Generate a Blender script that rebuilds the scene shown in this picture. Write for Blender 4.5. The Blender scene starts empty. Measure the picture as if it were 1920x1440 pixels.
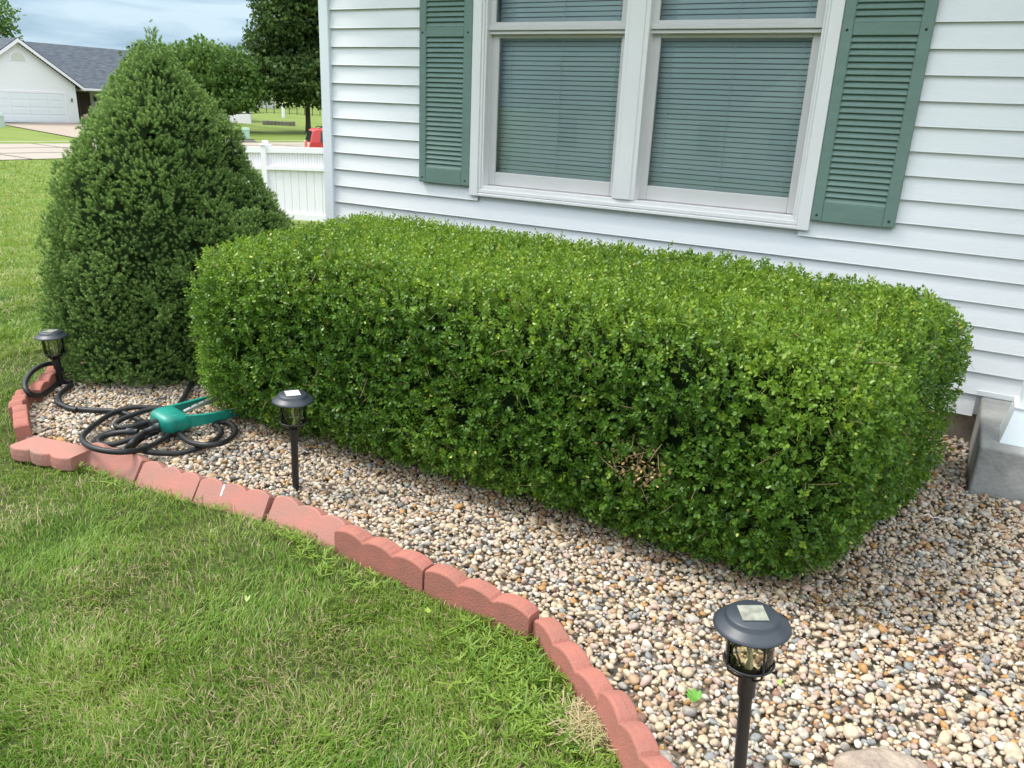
import bpy, math, random
import numpy as np
from mathutils import Vector, Matrix
S = bpy.context.scene
COL = S.collection
R = np.random.default_rng(7)
random.seed(7)
rad = math.radians

# ---------------------------------------------------------------- camera
F, CH = 1487.2, 1.4            # focal length in photo pixels (1920 wide), eye height
def cam_axes(a, p, r):
    cx, cy, cz = math.cos(a), math.cos(p), math.cos(r); sx, sy, sz = math.sin(a), math.sin(p), math.sin(r)
    fw = np.array([sx*cy, cx*cy, -sy]); ri = np.array([cx, -sx, 0.]); d = np.cross(fw, ri)
    return np.array([ri*cz + d*sz, -ri*sz + d*cz, fw]).T
MC = cam_axes(-0.50841165, 0.33473181, -0.0440972)
cam = bpy.data.objects.new('camera', bpy.data.cameras.new('camera')); COL.objects.link(cam)
mw = Matrix.Identity(4)
for i in range(3):
    mw[i][0] = MC[i, 0]; mw[i][1] = -MC[i, 1]; mw[i][2] = -MC[i, 2]
mw[2][3] = CH
cam.matrix_world = mw
cam.data.sensor_width = 36; cam.data.lens = F/1920*36; cam.data.clip_end = 3000; cam.data.clip_start = .05
S.camera = cam
def ray(u, v): return MC @ np.array([u-960., v-720., F])
def gp(u, v, z=0.):            # point of the plane z seen at photo pixel (u, v)
    d = ray(u, v); t = (z-CH)/d[2]; return np.array([0, 0, CH]) + t*d
def terr(d):
    d = np.asarray(d, float); t = np.clip((d-5)/25, 0, 1)
    return -1.5*t*t*(3-2*t) + np.clip((d-78)*.025, 0, 2.2)
def tz(x, y): return float(terr(math.hypot(x, y)))
def dirp(u, v, d):             # point on the line of sight at horizontal distance d
    r = ray(u, v); h = math.hypot(r[0], r[1]); return np.array([0, 0, CH]) + r/h*d

# ---------------------------------------------------------------- sky, sun, exposure
SUN_EL, SUN_AZ = 58, 250       # azimuth clockwise from +Y
w = bpy.data.worlds.new('World'); S.world = w; w.use_nodes = True
nt = w.node_tree; nt.nodes.clear()
N = lambda t, **k: (lambda n: ([setattr(n, a, b) for a, b in k.items()], n)[1])(nt.nodes.new(t))
sky = N('ShaderNodeTexSky', sky_type='NISHITA', sun_disc=False, sun_elevation=rad(SUN_EL), sun_rotation=rad(SUN_AZ), dust_density=2.0, ozone_density=1.5)
tc = N('ShaderNodeTexCoord'); mp = N('ShaderNodeMapping'); mp.inputs['Scale'].default_value = (1.0, 1.0, 6.5); mp.inputs['Location'].default_value = (.3, .1, .4)
no = N('ShaderNodeTexNoise'); no.inputs['Scale'].default_value = 4.0; no.inputs['Detail'].default_value = 7; no.inputs['Roughness'].default_value = .5; no.inputs['Distortion'].default_value = .35
rp = N('ShaderNodeValToRGB'); e = rp.color_ramp.elements
e[0].position = .40; e[0].color = (3.0, 3.75, 4.6, 1); e[1].position = .60; e[1].color = (7.2, 7.5, 7.7, 1)
m1 = e.new(.5); m1.color = (5.0, 5.75, 6.4, 1)
mx = N('ShaderNodeMix', data_type='RGBA'); mx.inputs['Factor'].default_value = .9
bg = N('ShaderNodeBackground'); bg.inputs['Strength'].default_value = .14
out = N('ShaderNodeOutputWorld')
L = nt.links.new
sx = N('ShaderNodeSeparateXYZ'); L(tc.outputs['Generated'], sx.inputs[0])
er = N('ShaderNodeMapRange'); er.interpolation_type = 'SMOOTHSTEP'; er.inputs[1].default_value = .05; er.inputs[2].default_value = .6; er.inputs[3].default_value = .43; er.inputs[4].default_value = 1.9; L(sx.outputs[2], er.inputs[0])
sc_ = N('ShaderNodeVectorMath', operation='SCALE'); L(rp.outputs[0], sc_.inputs[0]); L(er.outputs[0], sc_.inputs['Scale'])
L(tc.outputs['Generated'], mp.inputs['Vector']); L(mp.outputs[0], no.inputs['Vector']); L(no.outputs['Fac'], rp.inputs['Fac'])
L(sky.outputs[0], mx.inputs['A']); tn = N('ShaderNodeValToRGB'); tn.color_ramp.elements[0].position = .0; tn.color_ramp.elements[0].color = (.84, 1.09, 1.27, 1); tn.color_ramp.elements[1].position = .45; tn.color_ramp.elements[1].color = (1.04, 1, .95, 1); L(sx.outputs[2], tn.inputs[0])
tm = N('ShaderNodeVectorMath', operation='MULTIPLY'); L(sc_.outputs[0], tm.inputs[0]); L(tn.outputs[0], tm.inputs[1]); L(tm.outputs[0], mx.inputs['B']); L(mx.outputs['Result'], bg.inputs[0]); L(bg.outputs[0], out.inputs[0])
sd = bpy.data.lights.new('sun', 'SUN'); sd.energy = 2.1; sd.angle = rad(20); sd.color = (1, .95, .87)
so = bpy.data.objects.new('sun', sd); COL.objects.link(so)
az, el = rad(SUN_AZ), rad(SUN_EL)
so.rotation_euler = Vector((math.sin(az)*math.cos(el), math.cos(az)*math.cos(el), math.sin(el))).to_track_quat('Z', 'Y').to_euler()
S.view_settings.view_transform = 'Standard'; S.view_settings.look = 'None'; S.view_settings.gamma = 1
S.view_settings.exposure = .78
try:
    S.cycles.max_bounces = 7; S.cycles.transparent_max_bounces = 12; S.cycles.caustics_reflective = False; S.cycles.caustics_refractive = False
except Exception: pass

# ---------------------------------------------------------------- material helpers
def mat(name, col=(.5, .5, .5), rough=.6, metal=0, spec=.5, var=0, vscale=8, bump=0, bscale=40, col2=None, stretch=None, detail=5, bdist=.01):
    m = bpy.data.materials.new(name); m.use_nodes = True; t = m.node_tree; b = t.nodes['Principled BSDF']
    b.inputs['Base Color'].default_value = (*col, 1); b.inputs['Roughness'].default_value = rough; b.inputs['Metallic'].default_value = metal
    b.inputs['Specular IOR Level'].default_value = spec
    if var or bump:
        c = t.nodes.new('ShaderNodeTexCoord'); p = t.nodes.new('ShaderNodeMapping'); t.links.new(c.outputs['Object'], p.inputs[0])
        if stretch: p.inputs['Scale'].default_value = stretch
    if var:
        n = t.nodes.new('ShaderNodeTexNoise'); n.inputs['Scale'].default_value = vscale; n.inputs['Detail'].default_value = detail; n.inputs['Roughness'].default_value = .6
        t.links.new(p.outputs[0], n.inputs[0])
        r = t.nodes.new('ShaderNodeValToRGB'); c2 = col2 or tuple(x*(1-var) for x in col)
        r.color_ramp.elements[0].position = .32; r.color_ramp.elements[1].position = .68
        r.color_ramp.elements[0].color = (*c2, 1); r.color_ramp.elements[1].color = (*col, 1)
        t.links.new(n.outputs['Fac'], r.inputs[0]); t.links.new(r.outputs[0], b.inputs['Base Color'])
    if bump:
        n = t.nodes.new('ShaderNodeTexNoise'); n.inputs['Scale'].default_value = bscale; n.inputs['Detail'].default_value = 4
        t.links.new(p.outputs[0], n.inputs[0]); q = t.nodes.new('ShaderNodeBump'); q.inputs['Strength'].default_value = bump; q.inputs['Distance'].default_value = bdist
        t.links.new(n.outputs['Fac'], q.inputs['Height']); t.links.new(q.outputs[0], b.inputs['Normal'])
    return m
def leafmat(name, stops, alt=None, rough=.45, trans=.3, tc_=1.3, spec=.5, const=False, nz=0):
    """colour chosen per leaf by attribute c.r along the stops; c.g mixes towards alt (new growth, hedge top light)"""
    m = bpy.data.materials.new(name); m.use_nodes = True; t = m.node_tree; b = t.nodes['Principled BSDF']
    a = t.nodes.new('ShaderNodeAttribute'); a.attribute_name = 'c'; s = t.nodes.new('ShaderNodeSeparateColor'); t.links.new(a.outputs['Color'], s.inputs[0])
    r = t.nodes.new('ShaderNodeValToRGB'); els = r.color_ramp.elements
    if const: r.color_ramp.interpolation = 'CONSTANT'
    for i, (p, c) in enumerate(stops):
        x = els[i] if i < 2 else els.new(p)
        x.position = p; x.color = (*c, 1)
    t.links.new(s.outputs[0], r.inputs[0]); o = r.outputs[0]
    if alt:
        x = t.nodes.new('ShaderNodeMix'); x.data_type = 'RGBA'; t.links.new(s.outputs[1], x.inputs['Factor']); t.links.new(o, x.inputs['A']); x.inputs['B'].default_value = (*alt, 1); o = x.outputs['Result']
    if nz:
        tcn = t.nodes.new('ShaderNodeTexCoord'); n = t.nodes.new('ShaderNodeTexNoise'); n.inputs['Scale'].default_value = nz; n.inputs['Detail'].default_value = 4; t.links.new(tcn.outputs['Object'], n.inputs[0])
        mr = t.nodes.new('ShaderNodeMapRange'); mr.inputs[1].default_value = .3; mr.inputs[2].default_value = .7; mr.inputs[3].default_value = .72; mr.inputs[4].default_value = 1.12; t.links.new(n.outputs['Fac'], mr.inputs[0])
        mv = t.nodes.new('ShaderNodeVectorMath'); mv.operation = 'SCALE'; t.links.new(o, mv.inputs[0]); t.links.new(mr.outputs[0], mv.inputs['Scale']); o = mv.outputs[0]
        bp = t.nodes.new('ShaderNodeBump'); bp.inputs['Strength'].default_value = .35; bp.inputs['Distance'].default_value = .004; t.links.new(n.outputs['Fac'], bp.inputs['Height']); t.links.new(bp.outputs[0], b.inputs['Normal'])
    t.links.new(o, b.inputs['Base Color']); b.inputs['Roughness'].default_value = rough; b.inputs['Specular IOR Level'].default_value = spec
    if trans:
        tl = t.nodes.new('ShaderNodeBsdfTranslucent'); v = t.nodes.new('ShaderNodeVectorMath'); v.operation = 'SCALE'; v.inputs['Scale'].default_value = tc_
        t.links.new(o, v.inputs[0]); t.links.new(v.outputs[0], tl.inputs[0])
        ms = t.nodes.new('ShaderNodeMixShader'); ms.inputs[0].default_value = trans
        t.links.new(b.outputs[0], ms.inputs[1]); t.links.new(tl.outputs[0], ms.inputs[2]); t.links.new(ms.outputs[0], t.nodes['Material Output'].inputs[0])
    return m
def glassmat(name, tint=(.7, .8, .8), ior=1.5, rough=0, wav=0):
    m = bpy.data.materials.new(name); m.use_nodes = True; t = m.node_tree; t.nodes.remove(t.nodes['Principled BSDF'])
    f = t.nodes.new('ShaderNodeFresnel'); f.inputs[0].default_value = ior
    a = t.nodes.new('ShaderNodeBsdfTransparent'); a.inputs[0].default_value = (*tint, 1); g = t.nodes.new('ShaderNodeBsdfGlossy'); g.inputs['Roughness'].default_value = rough
    ms = t.nodes.new('ShaderNodeMixShader'); t.links.new(f.outputs[0], ms.inputs[0]); t.links.new(a.outputs[0], ms.inputs[1]); t.links.new(g.outputs[0], ms.inputs[2]); t.links.new(ms.outputs[0], t.nodes['Material Output'].inputs[0])
    if wav:
        n = t.nodes.new('ShaderNodeTexNoise'); n.inputs['Scale'].default_value = wav; q = t.nodes.new('ShaderNodeBump'); q.inputs['Strength'].default_value = .4; q.inputs['Distance'].default_value = .006
        c = t.nodes.new('ShaderNodeTexCoord'); t.links.new(c.outputs['Object'], n.inputs[0]); t.links.new(n.outputs['Fac'], q.inputs['Height']); t.links.new(q.outputs[0], g.inputs['Normal']); t.links.new(q.outputs[0], f.inputs['Normal'])
    return m

# ---------------------------------------------------------------- mesh helpers
def tag(o, label=None, cat=None, group=None, kind=None):
    if label: o['label'] = label
    if cat: o['category'] = cat
    if group: o['group'] = group
    if kind: o['kind'] = kind
    return o
def empty(name, loc=(0, 0, 0), rz=0, label=None, cat=None, group=None):
    o = bpy.data.objects.new(name, None); COL.objects.link(o); o.location = loc; o.rotation_euler = (0, 0, rz); o.empty_display_size = .1
    return tag(o, label, cat, group)
def mesh_np(name, V, Fc, m, parent=None, c=None, smooth=False, loc=None):
    """V (n,3); Fc array (m,k) or list of such arrays; c (n,3) colour attribute"""
    if not isinstance(Fc, list): Fc = [Fc]
    me = bpy.data.meshes.new(name); V = np.asarray(V, np.float32)
    me.vertices.add(len(V)); me.vertices.foreach_set('co', V.ravel())
    lv = np.concatenate([f.ravel() for f in Fc]).astype(np.int32); lt = np.concatenate([np.full(len(f), f.shape[1]) for f in Fc]).astype(np.int32)
    ls = np.concatenate([[0], np.cumsum(lt)[:-1]]).astype(np.int32)
    me.loops.add(len(lv)); me.loops.foreach_set('vertex_index', lv)
    me.polygons.add(len(lt)); me.polygons.foreach_set('loop_start', ls); me.polygons.foreach_set('loop_total', lt)
    if smooth: me.polygons.foreach_set('use_smooth', np.ones(len(lt), bool))
    if c is not None:
        at = me.attributes.new('c', 'FLOAT_COLOR', 'POINT'); cc = np.ones((len(V), 4), np.float32); cc[:, :3] = c; at.data.foreach_set('color', cc.ravel())
    me.update(calc_edges=True)
    for x in (m if isinstance(m, (list, tuple)) else [m]): me.materials.append(x)
    o = bpy.data.objects.new(name, me); COL.objects.link(o)
    if parent: o.parent = parent
    if loc is not None: o.location = loc
    return o
class MB:
    def __init__(s): s.v = []; s.f = []; s.sm = []
    def add(s, vs, fs, sm=False):
        n = len(s.v); s.v += [tuple(map(float, v)) for v in vs]; s.f += [tuple(n+i for i in f) for f in fs]; s.sm += [sm]*len(fs); return s
    def box(s, x0, x1, y0, y1, z0, z1, bev=0, M=None):
        x0, x1 = min(x0, x1), max(x0, x1); y0, y1 = min(y0, y1), max(y0, y1); z0, z1 = min(z0, z1), max(z0, z1)
        b = min(bev, (x1-x0)*.45, (y1-y0)*.45, (z1-z0)*.45)
        if b <= 0:
            vs = [(x, y, z) for x in (x0, x1) for y in (y0, y1) for z in (z0, z1)]
            fs = [(0, 1, 3, 2), (4, 6, 7, 5), (0, 4, 5, 1), (2, 3, 7, 6), (0, 2, 6, 4), (1, 5, 7, 3)]
        else:
            vs = []; 
            c = [(x0, x1), (y0, y1), (z0, z1)]
            idx = {}
            for i in (0, 1):
                for j in (0, 1):
                    for k in (0, 1):
                        base = [c[0][i], c[1][j], c[2][k]]; sg = [1-2*i, 1-2*j, 1-2*k]
                        for ax in range(3):   # vertex lying on the face with normal ax
                            p = [base[a] + (sg[a]*b if a != ax else 0) for a in range(3)]
                            idx[(i, j, k, ax)] = len(vs); vs.append(p)
            fs = []
            for ax in range(3):
                a1, a2 = [(1, 2), (2, 0), (0, 1)][ax]
                for sde in (0, 1):
                    q = []
                    for (p, r) in ((0, 0), (1, 0), (1, 1), (0, 1)):
                        key = [0, 0, 0]; key[ax] = sde; key[a1] = p; key[a2] = r; q.append(idx[(*key, ax)])
                    fs.append(tuple(q if sde else q[::-1]))
            for ax in range(3):              # edges along ax
                a1, a2 = [(1, 2), (2, 0), (0, 1)][ax]
                for p in (0, 1):
                    for r in (0, 1):
                        k0 = [0]*3; k0[a1] = p; k0[a2] = r; k1 = list(k0); k1[ax] = 1
                        q = (idx[(*k0, a1)], idx[(*k1, a1)], idx[(*k1, a2)], idx[(*k0, a2)])
                        fs.append(q if (p ^ r) == 0 else q[::-1])
            for i in (0, 1):
                for j in (0, 1):
                    for k in (0, 1):
                        q = (idx[(i, j, k, 0)], idx[(i, j, k, 1)], idx[(i, j, k, 2)])
                        fs.append(q if (i+j+k) % 2 else q[::-1])
        if M is not None: vs = [tuple(M @ Vector(v)) for v in vs]
        return s.add(vs, fs)
    def tube(s, pts, r, n=8, cap=True, closed=False):
        pts = [Vector(p) for p in pts]; m = len(pts); rr = r if hasattr(r, '__len__') else [r]*m
        up = None; vs = []; fs = []
        for i, p in enumerate(pts):
            a = pts[(i-1) % m] if (closed or i) else p; b = pts[(i+1) % m] if (closed or i < m-1) else p
            t = (b-a).normalized()
            if up is None: up = t.orthogonal().normalized()
            up = (up - t*up.dot(t)).normalized(); sd_ = t.cross(up)
            for k in range(n):
                an = 2*math.pi*k/n; vs.append(p + (up*math.cos(an)+sd_*math.sin(an))*rr[i])
        for i in range(m if closed else m-1):
            j = (i+1) % m
            for k in range(n): k2 = (k+1) % n; fs.append((i*n+k, i*n+k2, j*n+k2, j*n+k))
        s.add(vs, fs, True)
        if cap and not closed: s.add([vs[k] for k in range(n)][::-1], [tuple(range(n))]); s.add(vs[-n:], [tuple(range(n))])
        return s
    def lathe(s, prof, n=40, cx=0, cy=0, z0=0, sm=True):
        vs = []; fs = []; m = len(prof)
        for r, z in prof:
            for k in range(n): a = 2*math.pi*k/n; vs.append((cx+r*math.cos(a), cy+r*math.sin(a), z0+z))
        for i in range(m-1):
            for k in range(n): k2 = (k+1) % n; fs.append((i*n+k, i*n+k2, (i+1)*n+k2, (i+1)*n+k))
        return s.add(vs, fs, sm)
    def prism(s, poly, y0, y1, ax='y'):
        """extrude polygon (a,b) along an axis"""
        n = len(poly)
        g = {'y': lambda a, b, t: (a, t, b), 'x': lambda a, b, t: (t, a, b), 'z': lambda a, b, t: (a, b, t)}[ax]
        vs = [g(a, b, y0) for a, b in poly] + [g(a, b, y1) for a, b in poly]
        fs = [tuple(range(n))[::-1], tuple(range(n, 2*n))] + [(i, (i+1) % n, n+(i+1) % n, n+i) for i in range(n)]
        return s.add(vs, fs)
    def build(s, name, m, parent=None, loc=None, rot=None):
        me = bpy.data.meshes.new(name); me.from_pydata(s.v, [], s.f); me.polygons.foreach_set('use_smooth', s.sm); me.update()
        me.materials.append(m)
        import bmesh
        bm = bmesh.new(); bm.from_mesh(me); bmesh.ops.recalc_face_normals(bm, faces=bm.faces); bm.to_mesh(me); bm.free()
        o = bpy.data.objects.new(name, me); COL.objects.link(o)
        if parent: o.parent = parent
        if loc is not None: o.location = loc
        if rot is not None: o.rotation_euler = rot
        return o
def smooth_path(pts, k=6):
    P = [np.array(p, float) for p in pts]; P = [2*P[0]-P[1]] + P + [2*P[-1]-P[-2]]; o = []
    for i in range(1, len(P)-2):
        for j in range(k):
            t = j/k; a, b, c, d = P[i-1:i+3]
            o.append(.5*((2*b)+(-a+c)*t+(2*a-5*b+4*c-d)*t*t+(-a+3*b-3*c+d)*t**3))
    o.append(P[-2]); return o
_h = R.random((64, 64, 64))
def vn(p, s):                      # vectorised value noise 0..1
    p = np.asarray(p)*s + 100; i = np.floor(p).astype(int); f = p-i; f = f*f*(3-2*f); o = 0
    for a in (0, 1):
        for b in (0, 1):
            for c in (0, 1):
                wgt = (f[..., 0] if a else 1-f[..., 0])*(f[..., 1] if b else 1-f[..., 1])*(f[..., 2] if c else 1-f[..., 2])
                o = o + wgt*_h[(i[..., 0]+a) % 64, (i[..., 1]+b) % 64, (i[..., 2]+c) % 64]
    return o
def frames(ax, roll=None):         # rotation matrices whose z column is ax, random roll
    ax = ax/np.linalg.norm(ax, axis=1, keepdims=True); n = len(ax)
    t = R.normal(size=(n, 3)); x = np.cross(t, ax); x /= np.linalg.norm(x, axis=1, keepdims=True); y = np.cross(ax, x)
    return np.stack([x, y, ax], axis=2)
def batch(tmpl, rot, pos, sc, col, extra=True):
    """tmpl list of (V,F,g); instances spread over the templates. returns V,F,c"""
    n = len(pos); which = R.integers(0, len(tmpl), n); Vs = []; Fs = []; Cs = []; off = 0
    sc = np.broadcast_to(np.asarray(sc), (n,)) if np.ndim(sc) <= 1 else sc
    for t, (tv, tf, tg) in enumerate(tmpl):
        k = np.where(which == t)[0]
        if not len(k): continue
        s_ = sc[k][:, None, None] if sc.ndim == 1 else sc[k][:, None, :]
        v = np.einsum('nij,nkj->nki', rot[k], tv[None]*s_) + pos[k][:, None, :]
        Vs.append(v.reshape(-1, 3)); Fs.append((tf[None]+(np.arange(len(k))*len(tv))[:, None, None]+off).reshape(-1, tf.shape[1]))
        c = np.repeat(col[k][:, None, :], len(tv), 1).copy(); c[..., 0] = np.clip(c[..., 0]+tg[None, :, 0], 0, 1); c[..., 1] = np.clip(c[..., 1]+tg[None, :, 1], 0, 1)
        Cs.append(c.reshape(-1, 3)); off += len(k)*len(tv)
    return np.concatenate(Vs), np.concatenate(Fs), np.concatenate(Cs)
def inpoly(x, y, poly):
    r = np.zeros(len(x), bool); n = len(poly)
    for i in range(n):
        x0, y0 = poly[i]; x1, y1 = poly[(i+1) % n]
        c = ((y0 > y) != (y1 > y)); 
        with np.errstate(divide='ignore', invalid='ignore'): xi = (x1-x0)*(y-y0)/(y1-y0)+x0
        r ^= c & (x < xi)
    return r

# ---------------------------------------------------------------- materials
M = dict(
 siding=mat('white vinyl siding', (.80, .80, .815), .42, spec=.4, bump=.12, bscale=30, stretch=(.6, 1, 9), var=.03, vscale=3),
 trim=mat('pale vinyl trim', (.83, .80, .80), .4, var=.03, vscale=4),
 corner=mat('white vinyl corner', (.74, .77, .82), .4, var=.03, vscale=3),
 sash=mat('greyish sash vinyl', (.64, .61, .60), .45, var=.04, vscale=6),
 dark=mat('dark gap', (.02, .022, .022), .7),
 shutter=mat('sage green shutter', (.165, .252, .216), .5, spec=.4, var=.13, vscale=7, bump=.35, bscale=34, stretch=(1, 1, 3.2), bdist=.003),
 blind=mat('white blind slats', (.76, .77, .78), .5),
 concrete=mat('weathered concrete', (.40, .395, .375), .9, spec=.2, var=.45, vscale=7, bump=.35, bscale=60, col2=(.24, .24, .235)),
 found=mat('foundation concrete', (.48, .40, .33), .9, spec=.2, var=.4, vscale=11, bump=.4, bscale=50),
 post=mat('white porch post vinyl', (.74, .80, .83), .4),
 brick=mat('red tinted concrete', (.40, .150, .115), .92, spec=.2, var=.4, vscale=13, bump=.6, bscale=150, col2=(.31, .135, .105), bdist=.004),
 brickpale=mat('faded red concrete', (.43, .180, .145), .92, spec=.2, var=.5, vscale=9, bump=.5, bscale=150, col2=(.33, .185, .15), bdist=.004),  # same red blocks; brighter light on tilted faces put into a paler colour
 black=mat('black powder coat', (.018, .019, .021), .42, spec=.5),
 lampcap=mat('charcoal lamp cap', (.030, .036, .048), .42, spec=.5, var=.15, vscale=40),
 solar=mat('clouded solar cell', (.33, .33, .27), .5, var=.6, vscale=45, col2=(.13, .135, .11)),
 solarw=mat('bleached solar cell', (.78, .78, .72), .35, var=.2, vscale=38),
 bulb=mat('clear lamp insert', (.6, .62, .6), .15, metal=.6),
 lampglass=glassmat('rippled lamp glass', (.93, .92, .84), 1.4, .08, 60),
 glass=glassmat('window glass', (.88, .935, .93), 1.40),
 hose=mat('black rubber hose', (.016, .016, .017), .5, spec=.45, var=.3, vscale=30, bump=.2, bscale=200, bdist=.001),
 green=mat('green plastic', (.012, .30, .225), .42, var=.4, vscale=16, col2=(.010, .17, .135)),
 alu=mat('dull aluminium', (.55, .55, .55), .35, metal=.8),
 rock=mat('tan limestone', (.40, .33, .26), .95, spec=.2, var=.4, vscale=26, bump=.9, bscale=70, col2=(.25, .19, .16)),
 fence=mat('white vinyl fence', (.84, .80, .86), .4),
 bark=mat('grey bark', (.13, .10, .075), .95, var=.4, vscale=12, bump=.6, bscale=30),
 twig=mat('pale twigs', (.30, .21, .11), .9, var=.4, vscale=40),
)

# ================================================================ SETTING
# lawn / ground: one polar sheet to the horizon
BED = [(-3.98, 2.30), (-3.80, 2.08), (-3.58, 1.84), (-3.42, 1.72), (-3.22, 1.63), (-2.90, 1.68), (-2.56, 1.71), (-1.95, 1.81), (-1.58, 1.79), (-1.21, 1.745), (-.83, 1.71), (-.53, 1.52), (-.32, 1.35), (-.12, 1.12), (.05, .86), (.2, .55), (.3, .2), (4, -.2), (4, 4.2), (-4.4, 4.2), (-4.25, 2.9)]
BX = np.array(BED)
gm = bpy.data.materials.new('mown lawn'); gm.use_nodes = True; t = gm.node_tree; b = t.nodes['Principled BSDF']; b.inputs['Roughness'].default_value = .9; b.inputs['Specular IOR Level'].default_value = .15
c = t.nodes.new('ShaderNodeTexCoord')
def nz(scale, rot=0, st=(1, 1, 1), det=5):
    p = t.nodes.new('ShaderNodeMapping'); p.inputs['Scale'].default_value = st; p.inputs['Rotation'].default_value = (0, 0, rot); t.links.new(c.outputs['Object'], p.inputs[0])
    n = t.nodes.new('ShaderNodeTexNoise'); n.inputs['Scale'].default_value = scale; n.inputs['Detail'].default_value = det; t.links.new(p.outputs[0], n.inputs[0]); return n.outputs['Fac']
def ramp(fac, stops):
    r = t.nodes.new('ShaderNodeValToRGB')
    for i, (p, cc) in enumerate(stops):
        x = r.color_ramp.elements[i] if i < 2 else r.color_ramp.elements.new(p)
        x.position = p; x.color = (*cc, 1)
    t.links.new(fac, r.inputs[0]); return r.outputs[0]
def mixc(f, a, b_, mode='MIX'):
    x = t.nodes.new('ShaderNodeMix'); x.data_type = 'RGBA'; x.blend_type = mode
    if isinstance(f, float): x.inputs['Factor'].default_value = f
    else: t.links.new(f, x.inputs['Factor'])
    t.links.new(a, x.inputs['A']); t.links.new(b_, x.inputs['B']); return x.outputs['Result']
A1 = ramp(nz(.35), [(.3, (.10, .155, .024)), (.7, (.18, .225, .05))])
A2 = ramp(nz(26, det=8), [(.3, (.06, .10, .018)), (.7, (.21, .25, .07))])
A3 = ramp(nz(1.0, rot=.55, st=(.05, .9, 1)), [(.42, (.10, .16, .026)), (.58, (.20, .245, .055))])
t.links.new(mixc(.35, mixc(.5, A1, A2), A3), b.inputs['Base Color'])
bp = t.nodes.new('ShaderNodeBump'); bp.inputs['Strength'].default_value = .8; bp.inputs['Distance'].default_value = .03; t.links.new(nz(30), bp.inputs['Height']); t.links.new(bp.outputs[0], b.inputs['Normal'])
soil = mat('lawn thatch', (.085, .095, .035), .95, spec=.1, var=.5, vscale=30, bump=.7, bscale=60, col2=(.035, .05, .015))
ds = np.concatenate([[.0], np.linspace(.5, 12, 40), np.linspace(13, 40, 40), np.linspace(42, 140, 50), [180, 240, 330, 500, 900, 1600]])
na = 180
V = []; 
for d in ds:
    a = np.linspace(0, 2*math.pi, na, endpoint=False); V.append(np.stack([d*np.sin(a), d*np.cos(a), np.full(na, float(terr(d)))-.012], 1))
V = np.concatenate(V); I = np.arange(na); Fq = []
for k in range(len(ds)-1):
    j = (I+1) % na; Fq.append(np.stack([k*na+I, k*na+j, (k+1)*na+j, (k+1)*na+I], 1))
g = mesh_np('ground', V, np.concatenate(Fq)[:, ::-1], [gm, soil], smooth=True); tag(g, kind='structure')
mi = np.zeros(len(g.data.polygons), np.int32); mi[:na*18] = 1; g.data.polygons.foreach_set('material_index', mi)
# gravel bed base sheet
cx_, cy_ = -1.2, 2.6
gb = MB(); gb.add([(x, y, -.004) for x, y in BED], [tuple(range(len(BED)))])
o = gb.build('gravel_bed', mat('dusty gravel base', (.26, .215, .16), .95, spec=.1, var=.4, vscale=90, bump=.8, bscale=150)); tag(o, kind='structure')

# road, kerb, driveway (laid on the terrain)
roadm = mat('pale concrete road', (.33, .285, .24), .9, spec=.2, var=.12, vscale=.5)
def strip(name, L0, L1, dz, m, n=24, k=6):
    V = []; 
    for i in range(n+1):
        for j in range(k+1):
            a = np.array(L0[0])*(1-i/n)+np.array(L0[1])*i/n; b_ = np.array(L1[0])*(1-i/n)+np.array(L1[1])*i/n
            p = a*(1-j/k)+b_*j/k; V.append((p[0], p[1], tz(*p)+dz))
    Fq = np.array([(i*(k+1)+j, (i+1)*(k+1)+j, (i+1)*(k+1)+j+1, i*(k+1)+j+1) for i in range(n) for j in range(k)])
    return mesh_np(name, np.array(V), Fq, m, smooth=True)
ra, rb = np.array([-33.4, 8.]), np.array([-29.2, 46.]); rc, rd = np.array([-47.5, 8.]), np.array([-38.6, 60.])
ra = np.array([-35.6, 8.]); rb = np.array([-32.0, 60.])
o = strip('road', (ra, rb), (rc, rd), .02, roadm, 40, 10); tag(o, kind='structure')
kerbm = mat('concrete kerb', (.36, .32, .27), .9)
o = strip('kerb', (rc, rd), (rc-[.35, 0], rd-[.35, 0]), .12, kerbm, 40, 2); tag(o, kind='structure')
mb = MB()
jm = mat('dark road joints', (.085, .07, .055), .95)
def jline(a, b_, wd):
    a, b_ = np.array(a, float), np.array(b_, float); dn = (b_-a)/np.linalg.norm(b_-a); pr = np.array([-dn[1], dn[0]])*wd/2; n = 10
    vs = []
    for i in range(n+1):
        p = a+(b_-a)*i/n
        for s_ in (-1, 1): q = p+pr*s_; vs.append((q[0], q[1], tz(*q)+.03))
    mb.add(vs, [(2*i, 2*i+2, 2*i+3, 2*i+1) for i in range(n)])
for f_ in (.33, .66):
    jline(ra*(1-f_)+rc*f_, rb*(1-f_)+rd*f_, .14)
for yy in np.arange(11, 56, 4.5):
    f_ = (yy-8)/52; jline(ra*(1-f_)+rb*f_, rc*(1-f_)+rd*f_+[0, 1.2], .10)
o = mb.build('road_joints', jm); tag(o, kind='structure')
o = strip('driveway', ((-44.2, 29.6), (-68.8, 37.2)), ((-42.6, 38.4), (-68.8, 43.4)), .04, mat('driveway concrete', (.32, .26, .21), .9, spec=.2, var=.1, vscale=.6), 20, 8); tag(o, kind='structure')

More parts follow.
